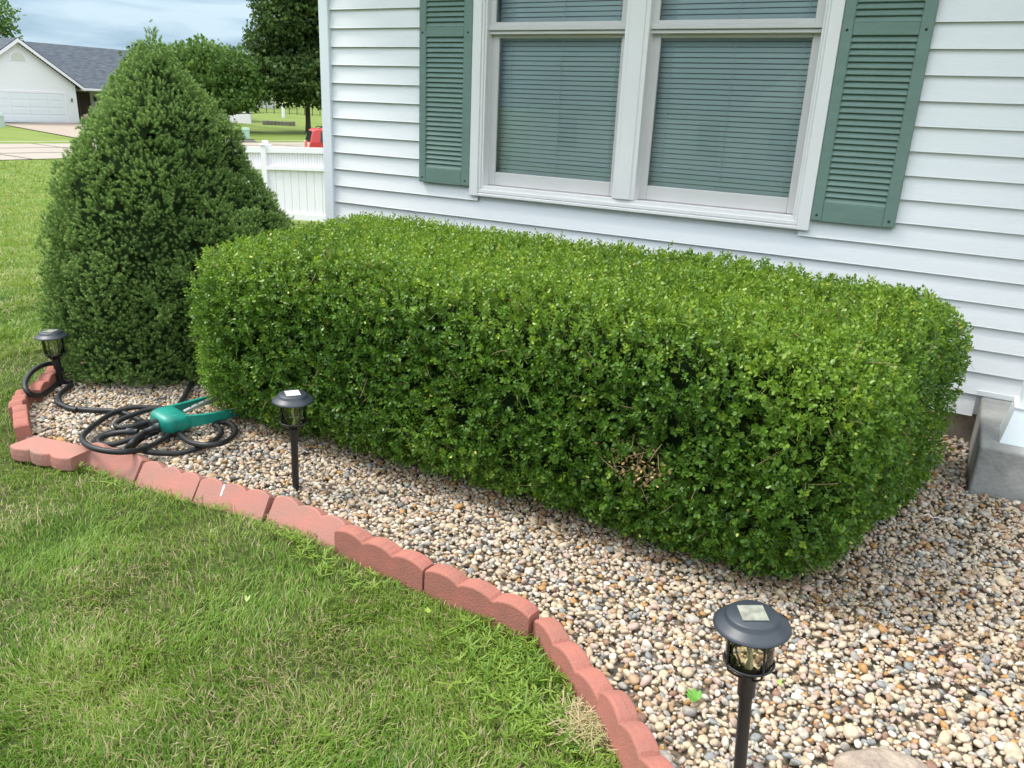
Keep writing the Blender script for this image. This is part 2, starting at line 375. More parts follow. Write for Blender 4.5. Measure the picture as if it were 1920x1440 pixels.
# ================================================================ OUR HOUSE
LZ, LP = .165, .1027           # first lap line, exposure
house = empty('house', (-1.5, 4, 0), 0, 'white vinyl sided house with a paired window and green shutters behind the hedge', 'house')
def HP(mb, name, m): return mb.build(name, m, house, loc=(1.5, -4, 0))
mb = MB()
WX0, WX1, WZ0, WZ1 = -2.50, -.70, .935, 2.42
TOPZ = 2.85; XR = 4.2
def course(x0, x1, z0, z1, joint=0):
    zt = z1-.0005; zl = z0
    yb, yt = 3.979+joint, 3.998+joint
    mb.add([(x0, yb, zl), (x1, yb, zl), (x1, yt, zt), (x0, yt, zt), (x0, yb+.016, zl+.001), (x1, yb+.016, zl+.001), (x0, yb+.0015, zl+.004), (x1, yb+.0015, zl+.004)],
           [(0, 1, 7, 6), (6, 7, 2, 3), (0, 4, 5, 1)])
k = 0; z = LZ
while z < TOPZ:
    z1 = z+LP
    for (x0, x1) in ([(-3.59, XR)] if (z1 < WZ0 or z > WZ1) else [(-3.59, WX0), (WX1, XR)]):
        if k == 0: x1 = .180
        if k in (5, 3) and x0 < -3: course(x0, -3.02, z, z1); course(-3.02, x1, z, z1, .0012)
        else: course(x0, x1, z, z1)
    z = z1; k += 1
mb.box(.180, XR, 3.975, 3.99, LZ+LP, LZ+LP+.022)         # starter strip over the slab
mb.box(-3.60, WX0, 4.002, 4.10, 0.17, 2.86); mb.box(WX1, XR, 4.002, 4.10, .17, 2.86); mb.box(WX0, WX1, 4.002, 4.10, .17, WZ0); mb.box(WX0, WX1, 4.002, 4.10, WZ1, 2.86)
HP(mb, 'siding', M['siding'])
mb = MB(); mb.box(-3.664, -3.588, 3.965, 4.06, .13, 2.86, .004); mb.box(-3.664, -3.64, 4.06, 4.14, .13, 2.86, .003); HP(mb, 'corner_trim', M['corner'])
mb = MB(); mb.box(-3.64, -3.62, 4.14, 9.0, .13, 2.86)    # side wall
for i in range(26): mb.box(-3.652, -3.64, 4.14, 9.0, .165+i*LP, .165+i*LP+.03)
HP(mb, 'side_wall', M['siding'])
mb = MB(); mb.box(-3.62, XR, 4.03, 4.2, -.2, .17); HP(mb, 'foundation', M['found'])
mb = MB(); mb.prism([(3.45, 2.86), (3.45, 3.0), (6.5, 4.6), (9.4, 3.0), (9.4, 2.86)], -4.0, XR+.3, 'x'); HP(mb, 'roof', mat('roof shingles', (.12, .12, .13), .9, var=.4, vscale=9))
mb = MB(); mb.box(-4.0, XR, 3.33, 3.45, 2.87, 2.99, .01); HP(mb, 'gutter', M['trim'])
# window surround
mb = MB(); y0 = 3.958
for (a, b_, dep) in ((-2.548, -2.492, 0), (-2.492, -2.478, .008), (-2.478, -2.466, .016)):
    mb.box(a, b_, y0+dep, 4.06, .912 if a < -2.5 else .953, 2.42, .003); 
    mb.box(-3.2-b_, -3.2-a, y0+dep, 4.06, .912 if a < -2.5 else .953, 2.42, .003)
mb.box(-2.492, -.708, y0+.002, 4.02, .913, .930, .003); mb.box(-2.492, -.708, y0+.008, 4.06, .932, .953, .003); mb.box(-2.466, -.734, y0+.018, 4.08, .953, .972, .002)
mb.box(-2.548, -.652, y0, 4.06, 2.42, 2.48, .003)
for a, b_, dep in ((-1.663, -1.537, .012), (-1.640, -1.560, .004)):
    mb.box(a, b_, y0+dep, 4.09, .972, 2.42, .003)
HP(mb, 'window_casing', M['trim'])
roomm = mat('dim interior', (.05, .06, .06), .9)
mb = MB(); mb.box(-2.6, -.6, 4.55, 4.6, .8, 2.6); mb.box(-2.62, -2.60, 4.12, 4.6, .8, 2.6); mb.box(-.60, -.58, 4.12, 4.6, .8, 2.6); mb.box(-2.6, -.6, 4.12, 4.55, .78, .8); mb.box(-2.6, -.6, 4.12, 4.55, 2.6, 2.62); HP(mb, 'interior', roomm)
def window(x0, x1):
    wroot = empty('window', (0, 0, 0)); wroot.parent = house; wroot.location = (1.5, -4, 0)
    def W(mb, n, m): return mb.build(n, m, wroot)
    mb = MB(); yl = 4.035; s = .045
    mb.box(x0, x0+s, yl, yl+.03, .974, 1.80, .004); mb.box(x1-s, x1, yl, yl+.03, .974, 1.80, .004); mb.box(x0+s, x1-s, yl+.0015, yl+.028, .974, 1.048, .004); mb.box(x0+s, x1-s, yl+.0015, yl+.028, 1.755, 1.80, .004)
    W(mb, 'lower_sash', M['sash'])
    mb = MB(); yu = 4.0
    mb.box(x0, x0+s*.9, yu, yu+.03, 1.79, 2.41, .004); mb.box(x1-s*.9, x1, yu, yu+.03, 1.79, 2.41, .004)
    mb.box(x0-.002, x1+.002, yu-.008, yu+.028, 1.79, 1.812, .003); mb.box(x0+.03, x1-.03, yu+.004, yu+.028, 1.812, 1.832, .002); mb.box(x0+s, x1-s, yu+.0015, yu+.028, 2.37, 2.41, .003)
    mb.box(x0, x1, yu+.004, yu+.03, 1.772, 1.788, .002)
    W(mb, 'upper_sash', M['sash'])
    mb = MB(); mb.box(x0+s, x1-s, yl+.012, yl+.016, 1.048, 1.755); W(mb, 'pane', M['glass'])
    mb = MB(); mb.box(x0+s*.9, x1-s*.9, yu+.012, yu+.016, 1.832, 2.37); W(mb, 'pane', M['glass'])
    mb = MB(); z = 1.03; i = 0
    while z < 2.38:
        tl = .34 + .05*math.sin(i*1.7)*.3
        dy, dz = .0115*math.sin(tl), .0113*math.cos(tl); y = 4.105
        sag = .0
        mb.add([(x0+.01, y-dy, z-dz), (x1-.01, y-dy, z-dz), (x1-.01, y+.0035, z), (x0+.01, y+.0035, z), (x1-.01, y+dy, z+dz), (x0+.01, y+dy, z+dz)], [(0, 1, 2, 3), (3, 2, 4, 5)], True)
        z += .0242; i += 1
    for q in (.11, .5, .89): xx = x0+(x1-x0)*q; mb.tube([(xx, 4.090, 1.02), (xx, 4.090, 2.4)], .0016, 4)
    mb.box(x0+.01, x1-.01, 4.09, 4.118, 1.0, 1.015, .003)
    W(mb, 'blind', M['blind'])
window(-2.468, -1.66); window(-1.542, -.734)
# shutters
def shutter(x0, x1, lx0, lx1):
    sroot = empty('shutter'); sroot.parent = house; sroot.location = (1.5, -4, 0)
    mb = MB(); ya, yb = 3.957, 3.984
    mb.box(x0, lx0, ya, yb, .962, 2.44, .004); mb.box(lx1, x1, ya, yb, .962, 2.44, .004)
    for z0, z1 in ((.962, 1.047), (1.757, 1.808), (2.36, 2.44)): mb.box(lx0, lx1, ya+.0012, yb, z0, z1, .002)
    mb.build('shutter_frame', M['shutter'], sroot)
    mb = MB(); mb.box(lx0, lx1, 3.976, 3.980, 1.047, 2.36)
    for za, zb in ((1.047, 1.757), (1.808, 2.36)):
        n = round((zb-za)/.0267); p = (zb-za)/n
        for i in range(n):
            z = za+i*p
            mb.add([(lx0, 3.9605, z+.002), (lx1, 3.9605, z+.002), (lx1, 3.9735, z+p-.001), (lx0, 3.9735, z+p-.001), (lx0, 3.9625, z-.0006), (lx1, 3.9625, z-.0006), (lx0, 3.976, z-.0002), (lx1, 3.976, z-.0002)], [(0, 1, 2, 3), (4, 5, 1, 0), (6, 7, 5, 4)])
    mb.build('louvers', M['shutter'], sroot)
    for z in (.99, 1.778, 2.40):
        for x in ((x0+lx0)/2, (x1+lx1)/2):
            mb = MB(); mb.lathe([(.0001, -.003), (.004, -.0022), (.006, 0)], 10, sm=True); mb.build('screw', M['dark'], sroot, loc=(x, 3.9565, z), rot=(rad(-90), 0, 0))
shutter(-2.905, -2.548, -2.857, -2.606)
shutter(-.650, -.290, -.602, -.342)

# concrete slab + porch post
mb = MB()
mb.add([(.205, 3.40, -.1), (2.6, 3.40, -.1), (2.6, 3.40, .235), (.205, 3.40, .235), (.198, 3.975, .268), (2.6, 3.975, .268), (.198, 3.975, -.1), (2.6, 3.975, -.1)], [(0, 1, 2, 3), (3, 2, 5, 4), (0, 3, 4, 6), (1, 7, 5, 2), (6, 4, 5, 7)])
o = mb.build('concrete_slab', M['concrete']); tag(o, 'grey weathered concrete porch slab against the house wall by the gravel', 'porch slab')
bv = o.modifiers.new('b', 'BEVEL'); bv.width = .012; bv.segments = 3
pp = empty('porch_post', (.37, 3.56, .24), 0, 'white square porch post with a flared base standing on the concrete slab', 'post')
mb = MB(); mb.add([(-.10, -.10, 0), (.10, -.10, 0), (.10, .10, 0), (-.10, .10, 0), (-.075, -.075, .14), (.075, -.075, .14), (.075, .075, .14), (-.075, .075, .14)], [(0, 1, 5, 4), (1, 2, 6, 5), (2, 3, 7, 6), (3, 0, 4, 7), (4, 5, 6, 7)])
mb.box(-.08, .08, -.08, .08, .14, .152, .003); mb.build('post_base', M['post'], pp)
mb = MB(); mb.box(-.062, .062, -.062, .062, .152, 2.6, .006); mb.build('post_shaft', M['post'], pp)

# ================================================================ GRAVEL
def gz(x, y):                    # the gravel swells a little towards the slab
    x = np.asarray(x, float); y = np.asarray(y, float)
    return .035*np.clip((x+.1)/.5, 0, 1)*np.clip((y-2.7)/.7, 0, 1) + .012*(vn(np.stack([x, y, 0*x], -1), 2.2)-.5)
def ico(sub):
    import bmesh
    bm = bmesh.new(); bmesh.ops.create_icosphere(bm, subdivisions=sub, radius=1); v = np.array([x.co[:] for x in bm.verts]); f = np.array([[q.index for q in x.verts] for x in bm.faces]); bm.free(); return v, f
iv, ifc = ico(2); iv3, if3 = ico(3)
def pebbles(n=14, iv=iv, ifc=ifc):
    T = []
    for k in range(n):
        v = iv.copy(); 
        for _ in range(R.integers(3, 8)):      # worn facets
            d = R.normal(size=3); d /= np.linalg.norm(d); h = R.uniform(.55, .92); p = v@d; v -= np.outer(np.clip(p-h, 0, None)*.8, d)
        v *= 1+.22*(vn(v+k*7, 1.3)-.5)[:, None]; v *= np.array([1, R.uniform(.62, .95), R.uniform(.42, .72)])
        T.append((v, ifc, np.zeros((len(v), 2))))
    return T
PT = pebbles(); PT1 = pebbles(8, *ico(1))
xs = []; ys = []; rr_ = []
grid = {}
def dart(n, rmin, rmax, box, tight=.80):
    xx = R.uniform(box[0], box[1], n); yy = R.uniform(box[2], box[3], n); ok = inpoly(xx, yy, BED)
    rs = rmin+(rmax-rmin)*R.random(n)**2.2
    out = []
    for x, y, r in zip(xx[ok], yy[ok], rs[ok]):
        i, j = int(x/.04), int(y/.04); good = True
        for a in (-1, 0, 1):
            for b_ in (-1, 0, 1):
                for (px, py, pr) in grid.get((i+a, j+b_), ()):
                    if (px-x)**2+(py-y)**2 < ((pr+r)*tight)**2: good = False; break
                if not good: break
            if not good: break
        if good: grid.setdefault((i, j), []).append((x, y, r)); out.append((x, y, r))
    return out
top = dart(1500, .0125, .020, (-4.3, 1.3, .8, 4.05)) + dart(52000, .0082, .0130, (-4.3, 1.3, .8, 4.05)) + dart(80000, .0045, .0075, (-3.6, 1.2, .8, 3.6))
top = np.array(top); nl = 34000
lx = R.uniform(-4.3, 1.3, nl); ly = R.uniform(.8, 4.05, nl); k_ = inpoly(lx, ly, BED); low = np.stack([lx[k_], ly[k_], R.uniform(.008, .012, k_.sum())], 1)
P = np.concatenate([top, low]); hl = np.concatenate([np.full(len(top), .014), np.full(len(low), .007)]); il = np.arange(len(P)) >= len(top)
def kill(P):                      # nothing inside slab / foundation
    return ~((P[:, 0] > .19) & (P[:, 1] > 3.38)) & (P[:, 1] < 4.02)
kk = kill(P); P = P[kk]; hl = hl[kk]; il = il[kk]
pos = np.stack([P[:, 0], P[:, 1], gz(P[:, 0], P[:, 1])+hl+R.uniform(-.003, .006, len(P))], 1)
axn = np.array([0, 0, 1.])+R.normal(size=(len(P), 3))*.33
pc = np.stack([R.random(len(P)), 0*P[:, 0], R.random(len(P))], 1); fr_ = frames(axn); il = il | (P[:, 2] < .0062)
V, Fq, C = batch(PT, fr_[~il], pos[~il], P[~il, 2]*1.27, pc[~il])
V1, F1, C1 = batch(PT1, fr_[il], pos[il], P[il, 2]*1.32, pc[il])
Fq = np.concatenate([Fq, F1+len(V)]); V = np.concatenate([V, V1]); C = np.concatenate([C, C1])
pebm = leafmat('river pebbles', [(0, (0.534, 0.426, 0.315)), (.19, (0.463, 0.357, 0.248)), (.31, (0.596, 0.542, 0.462)), (.40, (0.374, 0.249, 0.151)), (.49, (0.418, 0.370, 0.315)), (.59, (0.329, 0.297, 0.260)), (.67, (0.240, 0.245, 0.239)), (.72, (0.445, 0.323, 0.265)), (.80, (0.409, 0.224, 0.084)), (.84, (0.258, 0.146, 0.101)), (.865, (0.534, 0.430, 0.298)), (.985, (0.160, 0.146, 0.134))], None, .55, 0, spec=.35, const=True, nz=90)
o = mesh_np('pebbles', V, Fq, pebm, c=C, smooth=True); tag(o, 'multicoloured rounded river pebbles covering the planting bed', 'gravel', kind='stuff')
# flat rock half buried at the bottom
v = iv3.copy(); v = v*(1+.35*(vn(v, 1.6)-.5)[:, None]); q = gp(1672, 1450, .02)
v = v*[.120, .10, .05]; v[:, 2] = np.minimum(v[:, 2], .030+.008*(vn(v, 30)-.5)); v = v*(1+.05*(vn(v, 45)-.5)[:, None])
o = mesh_np('flat_rock', v, if3, M['rock'], smooth=True, loc=(q[0], q[1]-.03, .012)); tag(o, 'large flat tan rock half buried among the pebbles beside the nearest lamp', 'rock')

# ================================================================ EDGING BLOCKS
def block(p0, p1, tilt=0, h=.075, th=.056, faded=False, label='', flat=False, drop=0, zb=-.08):
    p0, p1 = np.array(p0, float), np.array(p1, float); Ln = np.linalg.norm(p1-p0); an = math.atan2(p1[1]-p0[1], p1[0]-p0[0])
    n = 45; cs = []
    nb = 3
    for i in range(n+1):
        u = i/n; a = (u*nb) % 1 if i < n else 1.; zt = h + .017*(math.sin(math.pi*a)**.75 if 0 < a < 1 else 0)
        x = .003+u*(Ln-.006); j1, j2 = random.uniform(-.0009, .0009), random.uniform(-.0009, .0009)
        cs.append([(x, 0, zb), (x, 0, zt-.006), (x, .002, zt-.002+j1*.5), (x, .007, zt+j2*.7), (x, th*.5, zt+.001+j2), (x, th-.007, zt+j1*.7), (x, th-.002, zt-.002), (x, th, zt-.006), (x, th, zb)])
    m = len(cs[0]); vs = [v for c_ in cs for v in c_]
    fs = [(i*m+j, i*m+j+1, (i+1)*m+j+1, (i+1)*m+j) for i in range(n) for j in range(m-1)] + [tuple(range(m)), tuple(range(n*m, n*m+m))[::-1]]
    mb = MB(); mb.add(vs, fs)
    o = mb.build('edging_block', M['brickpale'] if faded else M['brick'], loc=(p0[0], p0[1], -drop))
    Mx = Matrix.Rotation(an, 4, 'Z') @ Matrix.Rotation(-tilt, 4, 'X')
    o.rotation_euler = Mx.to_euler()
    return tag(o, label, 'edging block', 'scalloped red edging blocks around the planting bed')
B = block
B((-3.865, 2.165), (-3.615, 1.895), 0, label='red scalloped edging block inside the standing black hose loop, farthest of the row')
B((-3.635, 1.87), (-3.465, 1.73), rad(-4), label='small red edging block at the outer bend just below the raised hose loop')
B((-3.455, 1.745), (-3.225, 1.62), rad(-4), label='red edging block on the left bend with its end facing the loose flat block')
o = B(tuple(gp(13, 843, .03)[:2]+[0, .085]), tuple(gp(128, 868, .03)[:2]+[0, .085]), rad(-88), h=.085, drop=.006, zb=-.03, faded=True, label='red edging block lying flat on its face at the front left corner of the bed')
B((-2.872, 1.660), (-2.565, 1.680), rad(34), h=.078, faded=True, label='leaning faded edging block directly in front of the hose coil')
B((-2.555, 1.678), (-2.265, 1.702), rad(36), h=.074, faded=True, label='leaning faded edging block left of the one with a white streak')
B((-2.262, 1.702), (-1.955, 1.747), rad(36), h=.074, faded=True, label='leaning faded edging block bearing a white dropping streak')
B((-1.945, 1.755), (-1.600, 1.735), rad(33), h=.076, faded=True, label='leaning faded edging block in front of the middle path lamp')
B((-1.598, 1.715), (-1.218, 1.685), rad(2), label='upright red edging block with white specks, first to the right of the leaning ones')
B((-1.215, 1.685), (-.835, 1.655), rad(2), label='upright red edging block ending at the sharp bend of the edging')
B((-.835, 1.672), (-.548, 1.475), rad(3), h=.06, label='red edging block just past the sharp bend, beside the crabgrass')
B((-.555, 1.475), (-.318, 1.255), rad(7), h=.088, label='red edging block beside the dry straw patch at the bottom edge of the photo')
B((-.312, 1.255), (-.13, .98), rad(3), label='red edging block nearest the camera, cut off by the photo edge')
# ================================================================ PATH LAMPS
def lamp():
    L_ = empty('path_lamp')
    mb = MB(); mb.lathe([(.030, -.004), (.070, -.010), (.0735, -.0085), (.0735, -.0065), (.067, -.002), (.055, .006), (.052, .008), (.050, .015), (.047, .0175), (.0001, .0185)], 48)
    cp = mb.build('lamp_cap', M['lampcap'], L_, loc=(0, 0, .378)); cp.data.polygons.foreach_set('use_smooth', [True]*len(cp.data.polygons))
    mb = MB(); mb.box(-.025, .025, -.025, .025, .0, .0018, .0006); mb.build('solar_panel', M['solar'], cp, loc=(0, 0, .0186), rot=(0, 0, rad(20)))
    mb = MB(); mb.lathe([(.046, .066), (.046, -.012), (.042, -.022), (.028, -.038), (.016, -.046)], 40); mb.lathe([(.0435, .066), (.0435, -.012), (.039, -.021), (.026, -.036)], 40); mb.build('lamp_glass', M['lampglass'], L_, loc=(0, 0, .305))
    mb = MB(); ring = lambda r, z: [(r*math.cos(a), r*math.sin(a), z) for a in np.linspace(0, 2*math.pi, 32, endpoint=False)]
    mb.tube(ring(.0478, .289), .0028, 6, closed=True); mb.tube(ring(.0478, .372), .002, 6, closed=True)
    for k in range(4):
        a = rad(38+90*k); c_, s_ = math.cos(a), math.sin(a)
        mb.tube([(r*c_, r*s_, z) for r, z in ((.0485, .372), (.0485, .290), (.045, .276), (.030, .262), (.019, .254))], .0024, 6)
    mb.build('lamp_cage', M['black'], L_)
    mb = MB(); mb.tube([(0, 0, .266), (.003, 0, .295), (-.003, 0, .325), (.002, 0, .345)], [.010, .004, .006, .003], 8); mb.lathe([(.0001, .008), (.010, .004), (.014, 0), (.020, -.004)], 16, z0=.268); mb.build('bulb', M['bulb'], L_)
    mb = MB(); mb.lathe([(.021, .262), (.018, .256), (.0175, .208), (.0130, .204), (.0125, -.12)], 24); mb.build('lamp_stake', M['black'], L_)
    return L_
def copy_tree(o, parent=None):
    c_ = o.copy(); COL.objects.link(c_); c_.parent = parent
    for ch in list(o.children): copy_tree(ch, c_)
    return c_
lm = lamp()
G = 'black solar path lamps along the bed'
spots = [(gp(1409, 1168, .475), .475, 'nearest black solar path lamp with a clouded panel, in the open gravel', (.01, -.065)), (gp(555, 921, 0.), .385, 'black solar path lamp with a bleached white panel between hedge and leaning edging blocks', (.02, .02)), (gp(118, 730, 0.), .40, 'far black solar path lamp half hidden behind the cone shaped spruce', (.02, -.04))]
for i, (p, h, lb, tl) in enumerate(spots):
    o = lm if i == 0 else copy_tree(lm)
    dz = h-.385
    o.location = (p[0], p[1], dz-(.115 if i == 2 else 0)); o.rotation_euler = (tl[0], tl[1], rad([8, 35, 0][i])); tag(o, lb, 'path lamp', G)
    if i == 0: o.location = (p[0]-math.sin(tl[1])*.385, p[1]+.005, h-.372)
    if i == 1:
        for ch in o.children_recursive:
            if ch.name.startswith('solar_panel'): ch.data = ch.data.copy(); ch.data.materials[0] = M['solarw']
# ================================================================ HOSE + SPRINKLER
def c2(x, y, z): return gp(120+x/5.486, 700+y/5.486, z)
def c1(x, y, z): return gp(x/5.54, 640+y/5.54, z)
hose = empty('garden_hose', tuple(gp(290, 810, 0)), 0, 'coiled black rubber garden hose lying on the pebbles under the green sprinkler', 'garden hose')
hl_ = Vector(hose.location)
def strand(name, pts, r=.0098):
    mb = MB(); mb.tube([Vector(p)-hl_ for p in smooth_path(pts, 7)], r, 12); return mb.build(name, M['hose'], hose)
Z = .036
S3 = [c2(1180, 430, Z), c2(1040, 375, Z), c2(880, 352, Z+.01), c2(700, 352, Z+.015), c2(520, 402, Z+.01), c2(380, 485, Z+.01), c2(255, 580, Z+.02), c2(190, 655, .075), c2(210, 715, .095), c2(300, 768, .105), c2(450, 800, .105), c2(620, 808, .098), c2(780, 788, .08), c2(900, 742, .06), c2(1000, 690, Z+.02), c2(1100, 620, Z)]
mb = MB()
strands = [S3,
 [c2(-60, 250, Z), c2(-70, 300, Z), c2(-10, 335, Z), c2(100, 362, Z), c2(300, 380, Z), c2(480, 385, Z), c2(640, 415, Z), c2(760, 470, Z-.005), c2(900, 540, Z-.005)],
 [c2(1200, 400, Z+.02), c2(1120, 370, Z+.03), c2(1000, 360, Z+.035), c2(850, 378, Z+.035), c2(690, 432, Z+.03), c2(575, 485, Z+.025), c2(530, 528, Z+.02), c2(575, 558, Z+.02), c2(700, 545, Z+.02), c2(830, 510, Z+.02), c2(960, 480, Z+.02)],
 [c2(720, 600, Z+.03), c2(560, 610, Z+.02), c2(430, 640, Z+.015), c2(355, 690, Z+.015), c2(385, 735, Z+.02), c2(500, 730, Z+.02), c2(650, 690, Z+.025), c2(790, 640, Z+.03), c2(930, 600, Z+.02), c2(1050, 560, Z)],
 [c2(310, 730, Z), c2(330, 685, Z), c2(420, 630, Z), c2(560, 590, Z), c2(700, 570, Z), c2(850, 545, Z), c2(1000, 500, Z)],
 [c2(900, 575, Z+.05), c2(830, 600, Z+.045), c2(760, 655, Z+.04), c2(700, 712, Z+.035), c2(655, 760, Z+.015), c2(640, 800, Z)],
 [c2(700, 760, Z), c2(760, 700, Z), c2(840, 650, Z+.02), c2(960, 600, Z+.02)],
 [c2(1180, 620, Z), c2(1250, 680, Z+.015), c2(1340, 722, Z+.02), c2(1480, 738, Z+.025), c2(1640, 712, Z+.02), c2(1740, 645, Z+.01), c2(1765, 580, Z), c2(1720, 525, Z), c2(1640, 500, Z), c2(1540, 520, Z)],
 [c2(780, 785, .06), c2(860, 808, .055), c2(980, 820, .045), c2(1150, 822, Z), c2(1300, 795, Z), c2(1430, 750, Z), c2(1540, 695, Z), c2(1610, 625, Z), c2(1600, 565, Z), c2(1540, 530, Z)],
 [c2(1340, 20, Z), c2(1320, 70, Z), c2(1285, 150, Z), c2(1230, 250, Z), c2(1160, 350, Z), c2(1120, 400, Z)],
 [c1(640, 300, .10), c1(560, 232, .12), c1(440, 250, .125), c1(330, 320, .125), c1(268, 410, .12), c1(262, 480, .115), c1(310, 545, .09), c1(400, 560, .06), c1(480, 530, .04), c1(560, 470, Z), c1(640, 415, Z), c1(740, 425, Z)],
 [c1(745, 455, Z), c1(690, 490, Z), c1(640, 530, Z), c1(605, 580, Z), c1(625, 640, Z), c1(700, 690, Z), c1(800, 712, Z)]]
for i_, pts in enumerate(strands): mb.tube([Vector(p)-hl_ for p in smooth_path(pts, 7)], .0116, 12)
mb.build('hose_tube', M['hose'], hose)
def coupling(a, b_, r):
    a, b_ = Vector(a)-hl_, Vector(b_)-hl_; mb = MB(); d = b_-a
    mb.tube([a, a+d*.45, a+d*.5, b_], [r*.8, r*.85, r*1.15, r*1.15], 12); return mb.build('hose_coupling', M['black'], hose)
coupling(c2(890, 578, Z+.05), c2(985, 545, Z+.06), .0165); coupling(c2(760, 597, Z+.035), c2(655, 600, Z+.03), .0145)
# sprinkler
pa, pb = gp(322, 803, .035), gp(437, 768, .035)
ax = math.atan2(pb[1]-pa[1], pb[0]-pa[0]); Ls = np.linalg.norm(pb-pa)
sp = empty('lawn_sprinkler', (pa[0], pa[1], .045), ax, 'green plastic oscillating sprinkler resting on the hose coil with its end in the hedge', 'sprinkler')
sp.rotation_euler = (rad(6), rad(0), ax); sp.scale = (1.17, 1.17, 1.17)
v = iv3.copy(); v = np.sign(v)*np.abs(v)**.52; v = v*[.060, .064, .038]
v[:, 2] += .028; v[:, 2] = np.where(v[:, 2] < .0, v[:, 2]*.3, v[:, 2]); tp = np.clip((v[:, 0]-.0)/.058, 0, 1); v[:, 2] *= 1-.38*tp**1.5; v[:, 0] += .02*np.clip(np.abs(v[:, 1])/.06-.5, 0, 1)*(v[:, 0] > 0)
body = mesh_np('sprinkler_body', v, if3, M['green'], sp, smooth=True)
mb = MB()
def runner(s_):
    vs = []; fs = []; n = 16
    for i in range(n+1):
        u = i/n; x = .02+u*.36; y = s_*(.050+.018*math.sin(math.pi*min(u*1.1, 1))+.012*u); hh = .030+.020*(1-u)**3; tk = .004+.003*(1-u)
        for (dy, z) in ((-tk, 0), (-tk, hh), (tk, hh), (tk, 0)): vs.append((x, y+dy, z+.006))
    for i in range(n):
        for j in range(4): k = (j+1) % 4; fs.append((i*4+j, i*4+k, i*4+4+k, i*4+4+j))
    fs += [(0, 1, 2, 3), (n*4, n*4+3, n*4+2, n*4+1)]; mb.add(vs, fs)
runner(1); runner(-1); mb.box(.370, .384, -.068, .068, .006, .040, .003)
mb.build('sled_base', M['green'], sp)
mb = MB(); pth = [(.05+.31*u, .0, .042+.020*math.sin(math.pi*u)) for u in np.linspace(0, 1, 12)]; mb.tube(pth, .0085, 12); st_ = mb.build('spray_tube', M['alu'], sp)
for i in range(1, 11): mb = MB(); x, y, z = pth[i]; mb.lathe([(.0032, .007), (.0032, .011), (.0001, .0115)], 8, x, y, z); mb.build('nozzle', M['black'], st_)
mb = MB(); mb.tube([(-.085, -.01, .036), (-.045, -.004, .038)], .014, 14); mb.build('inlet', M['black'], sp)

# ================================================================ HEDGE
HC = np.array([-1.485, 2.88, .405]); HH = np.array([1.495, .71, .417]); HR = .21
def hedge_sdf(p):
    q = p-HC
    q[:, 0] += np.where(q[:, 0] < 0, .10*(q[:, 1]), 0) 
    q[:, 0] -= np.where(q[:, 0] > 0, .16*(q[:, 1]), 0)
    q[:, 1] -= .05*np.clip((.30-p[:, 2])/.30, 0, 1)**1.5*np.where(q[:, 1] < 0, 1, 0)*1.4
    q[:, 0] += np.where(q[:, 0] > 0, .11*np.clip((.45-p[:, 2])/.45, 0, 1)**1.3*np.clip(-q[:, 1]/.5+.3, 0, 1), 0)
    q[:, 2] -= .015*np.cos(q[:, 0]*1.4)
    a = np.abs(q)-(HH-HR); d = np.linalg.norm(np.maximum(a, 0), axis=1)+np.minimum(a.max(1), 0)-HR
    return d + .034*(vn(p, 2.4)-.5) + .022*(vn(p, 7)-.5) + .016*(vn(p, 17)-.5)
def grad(f, p, e=.01):
    g = np.stack([f(p+np.array(d)*e)-f(p-np.array(d)*e) for d in ((1, 0, 0), (0, 1, 0), (0, 0, 1))], 1); return g/np.linalg.norm(g, axis=1, keepdims=True)
def oval_leaf(L_, W_, nseg=3):
    """cupped oval leaf, base at origin, along +z, faces +y"""
    us = [0, .3, .68, 1.]; ws = [.12, .85, .95, .0]; vs = []
    for u, w_ in zip(us, ws):
        for s_ in (-1, 0, 1):
            if w_ == 0 and s_ != 0: continue
            vs.append((s_*W_*w_/2, abs(s_)*W_*.10 - .12*L_*u*u, L_*u))
    f = [(0, 1, 4), (0, 4, 3), (1, 2, 5), (1, 5, 4), (3, 4, 7), (3, 7, 6), (4, 5, 8), (4, 8, 7), (6, 7, 9), (7, 8, 9)]
    return np.array(vs), np.array(f)
def rotm(axis, a): return np.array(Matrix.Rotation(a, 3, axis))
def sprig(npair=4, Ll=.0155):
    V = []; Fs = []; G_ = []; off = 0; SL = .034
    for i in range(npair+1):
        u = i/npair
        for s_ in (0, 1):
            L2 = Ll*R.uniform(.75, 1.15)*(1 if i < npair else .75); lv, lf = oval_leaf(L2, L2*R.uniform(.54, .68))
            Ra = rotm('Z', math.pi*s_+(i % 2)*math.pi/2+R.uniform(-.3, .3)) @ rotm('X', -(R.uniform(.75, 1.25) if i < npair else .45)) @ rotm('Z', R.uniform(-.35, .35))
            v = lv@Ra.T + [0, 0, SL*u]
            V.append(v); Fs.append(lf+off); off += len(v); gg = np.zeros((len(v), 2)); gg[:, 0] = R.uniform(-.12, .12); gg[:, 1] = max(0, u-.72)*.55; G_.append(gg)
    s1 = .0009; v = np.array([(s1, 0, -.03), (-s1, s1, -.03), (-s1, -s1, -.03), (0, 0, SL)]); V.append(v); Fs.append(np.array([(0, 1, 3), (1, 2, 3), (2, 0, 3)])+off); G_.append(np.tile([.0, .1], (4, 1)))
    return np.concatenate(V), np.concatenate(Fs), np.concatenate(G_)
HT = [sprig(R.integers(3, 5)) for _ in range(16)]
def sample_shell(f, lo, hi, n, dmin, dmax, reject=None):
    out = []
    while sum(map(len, out)) < n:
        p = R.uniform(lo, hi, (200000, 3)); d = f(p.copy()); k = (d < dmax) & (d > dmin); p = p[k]
        if reject is not None: p = p[reject(p)]
        out.append(p)
    return np.concatenate(out)[:n]
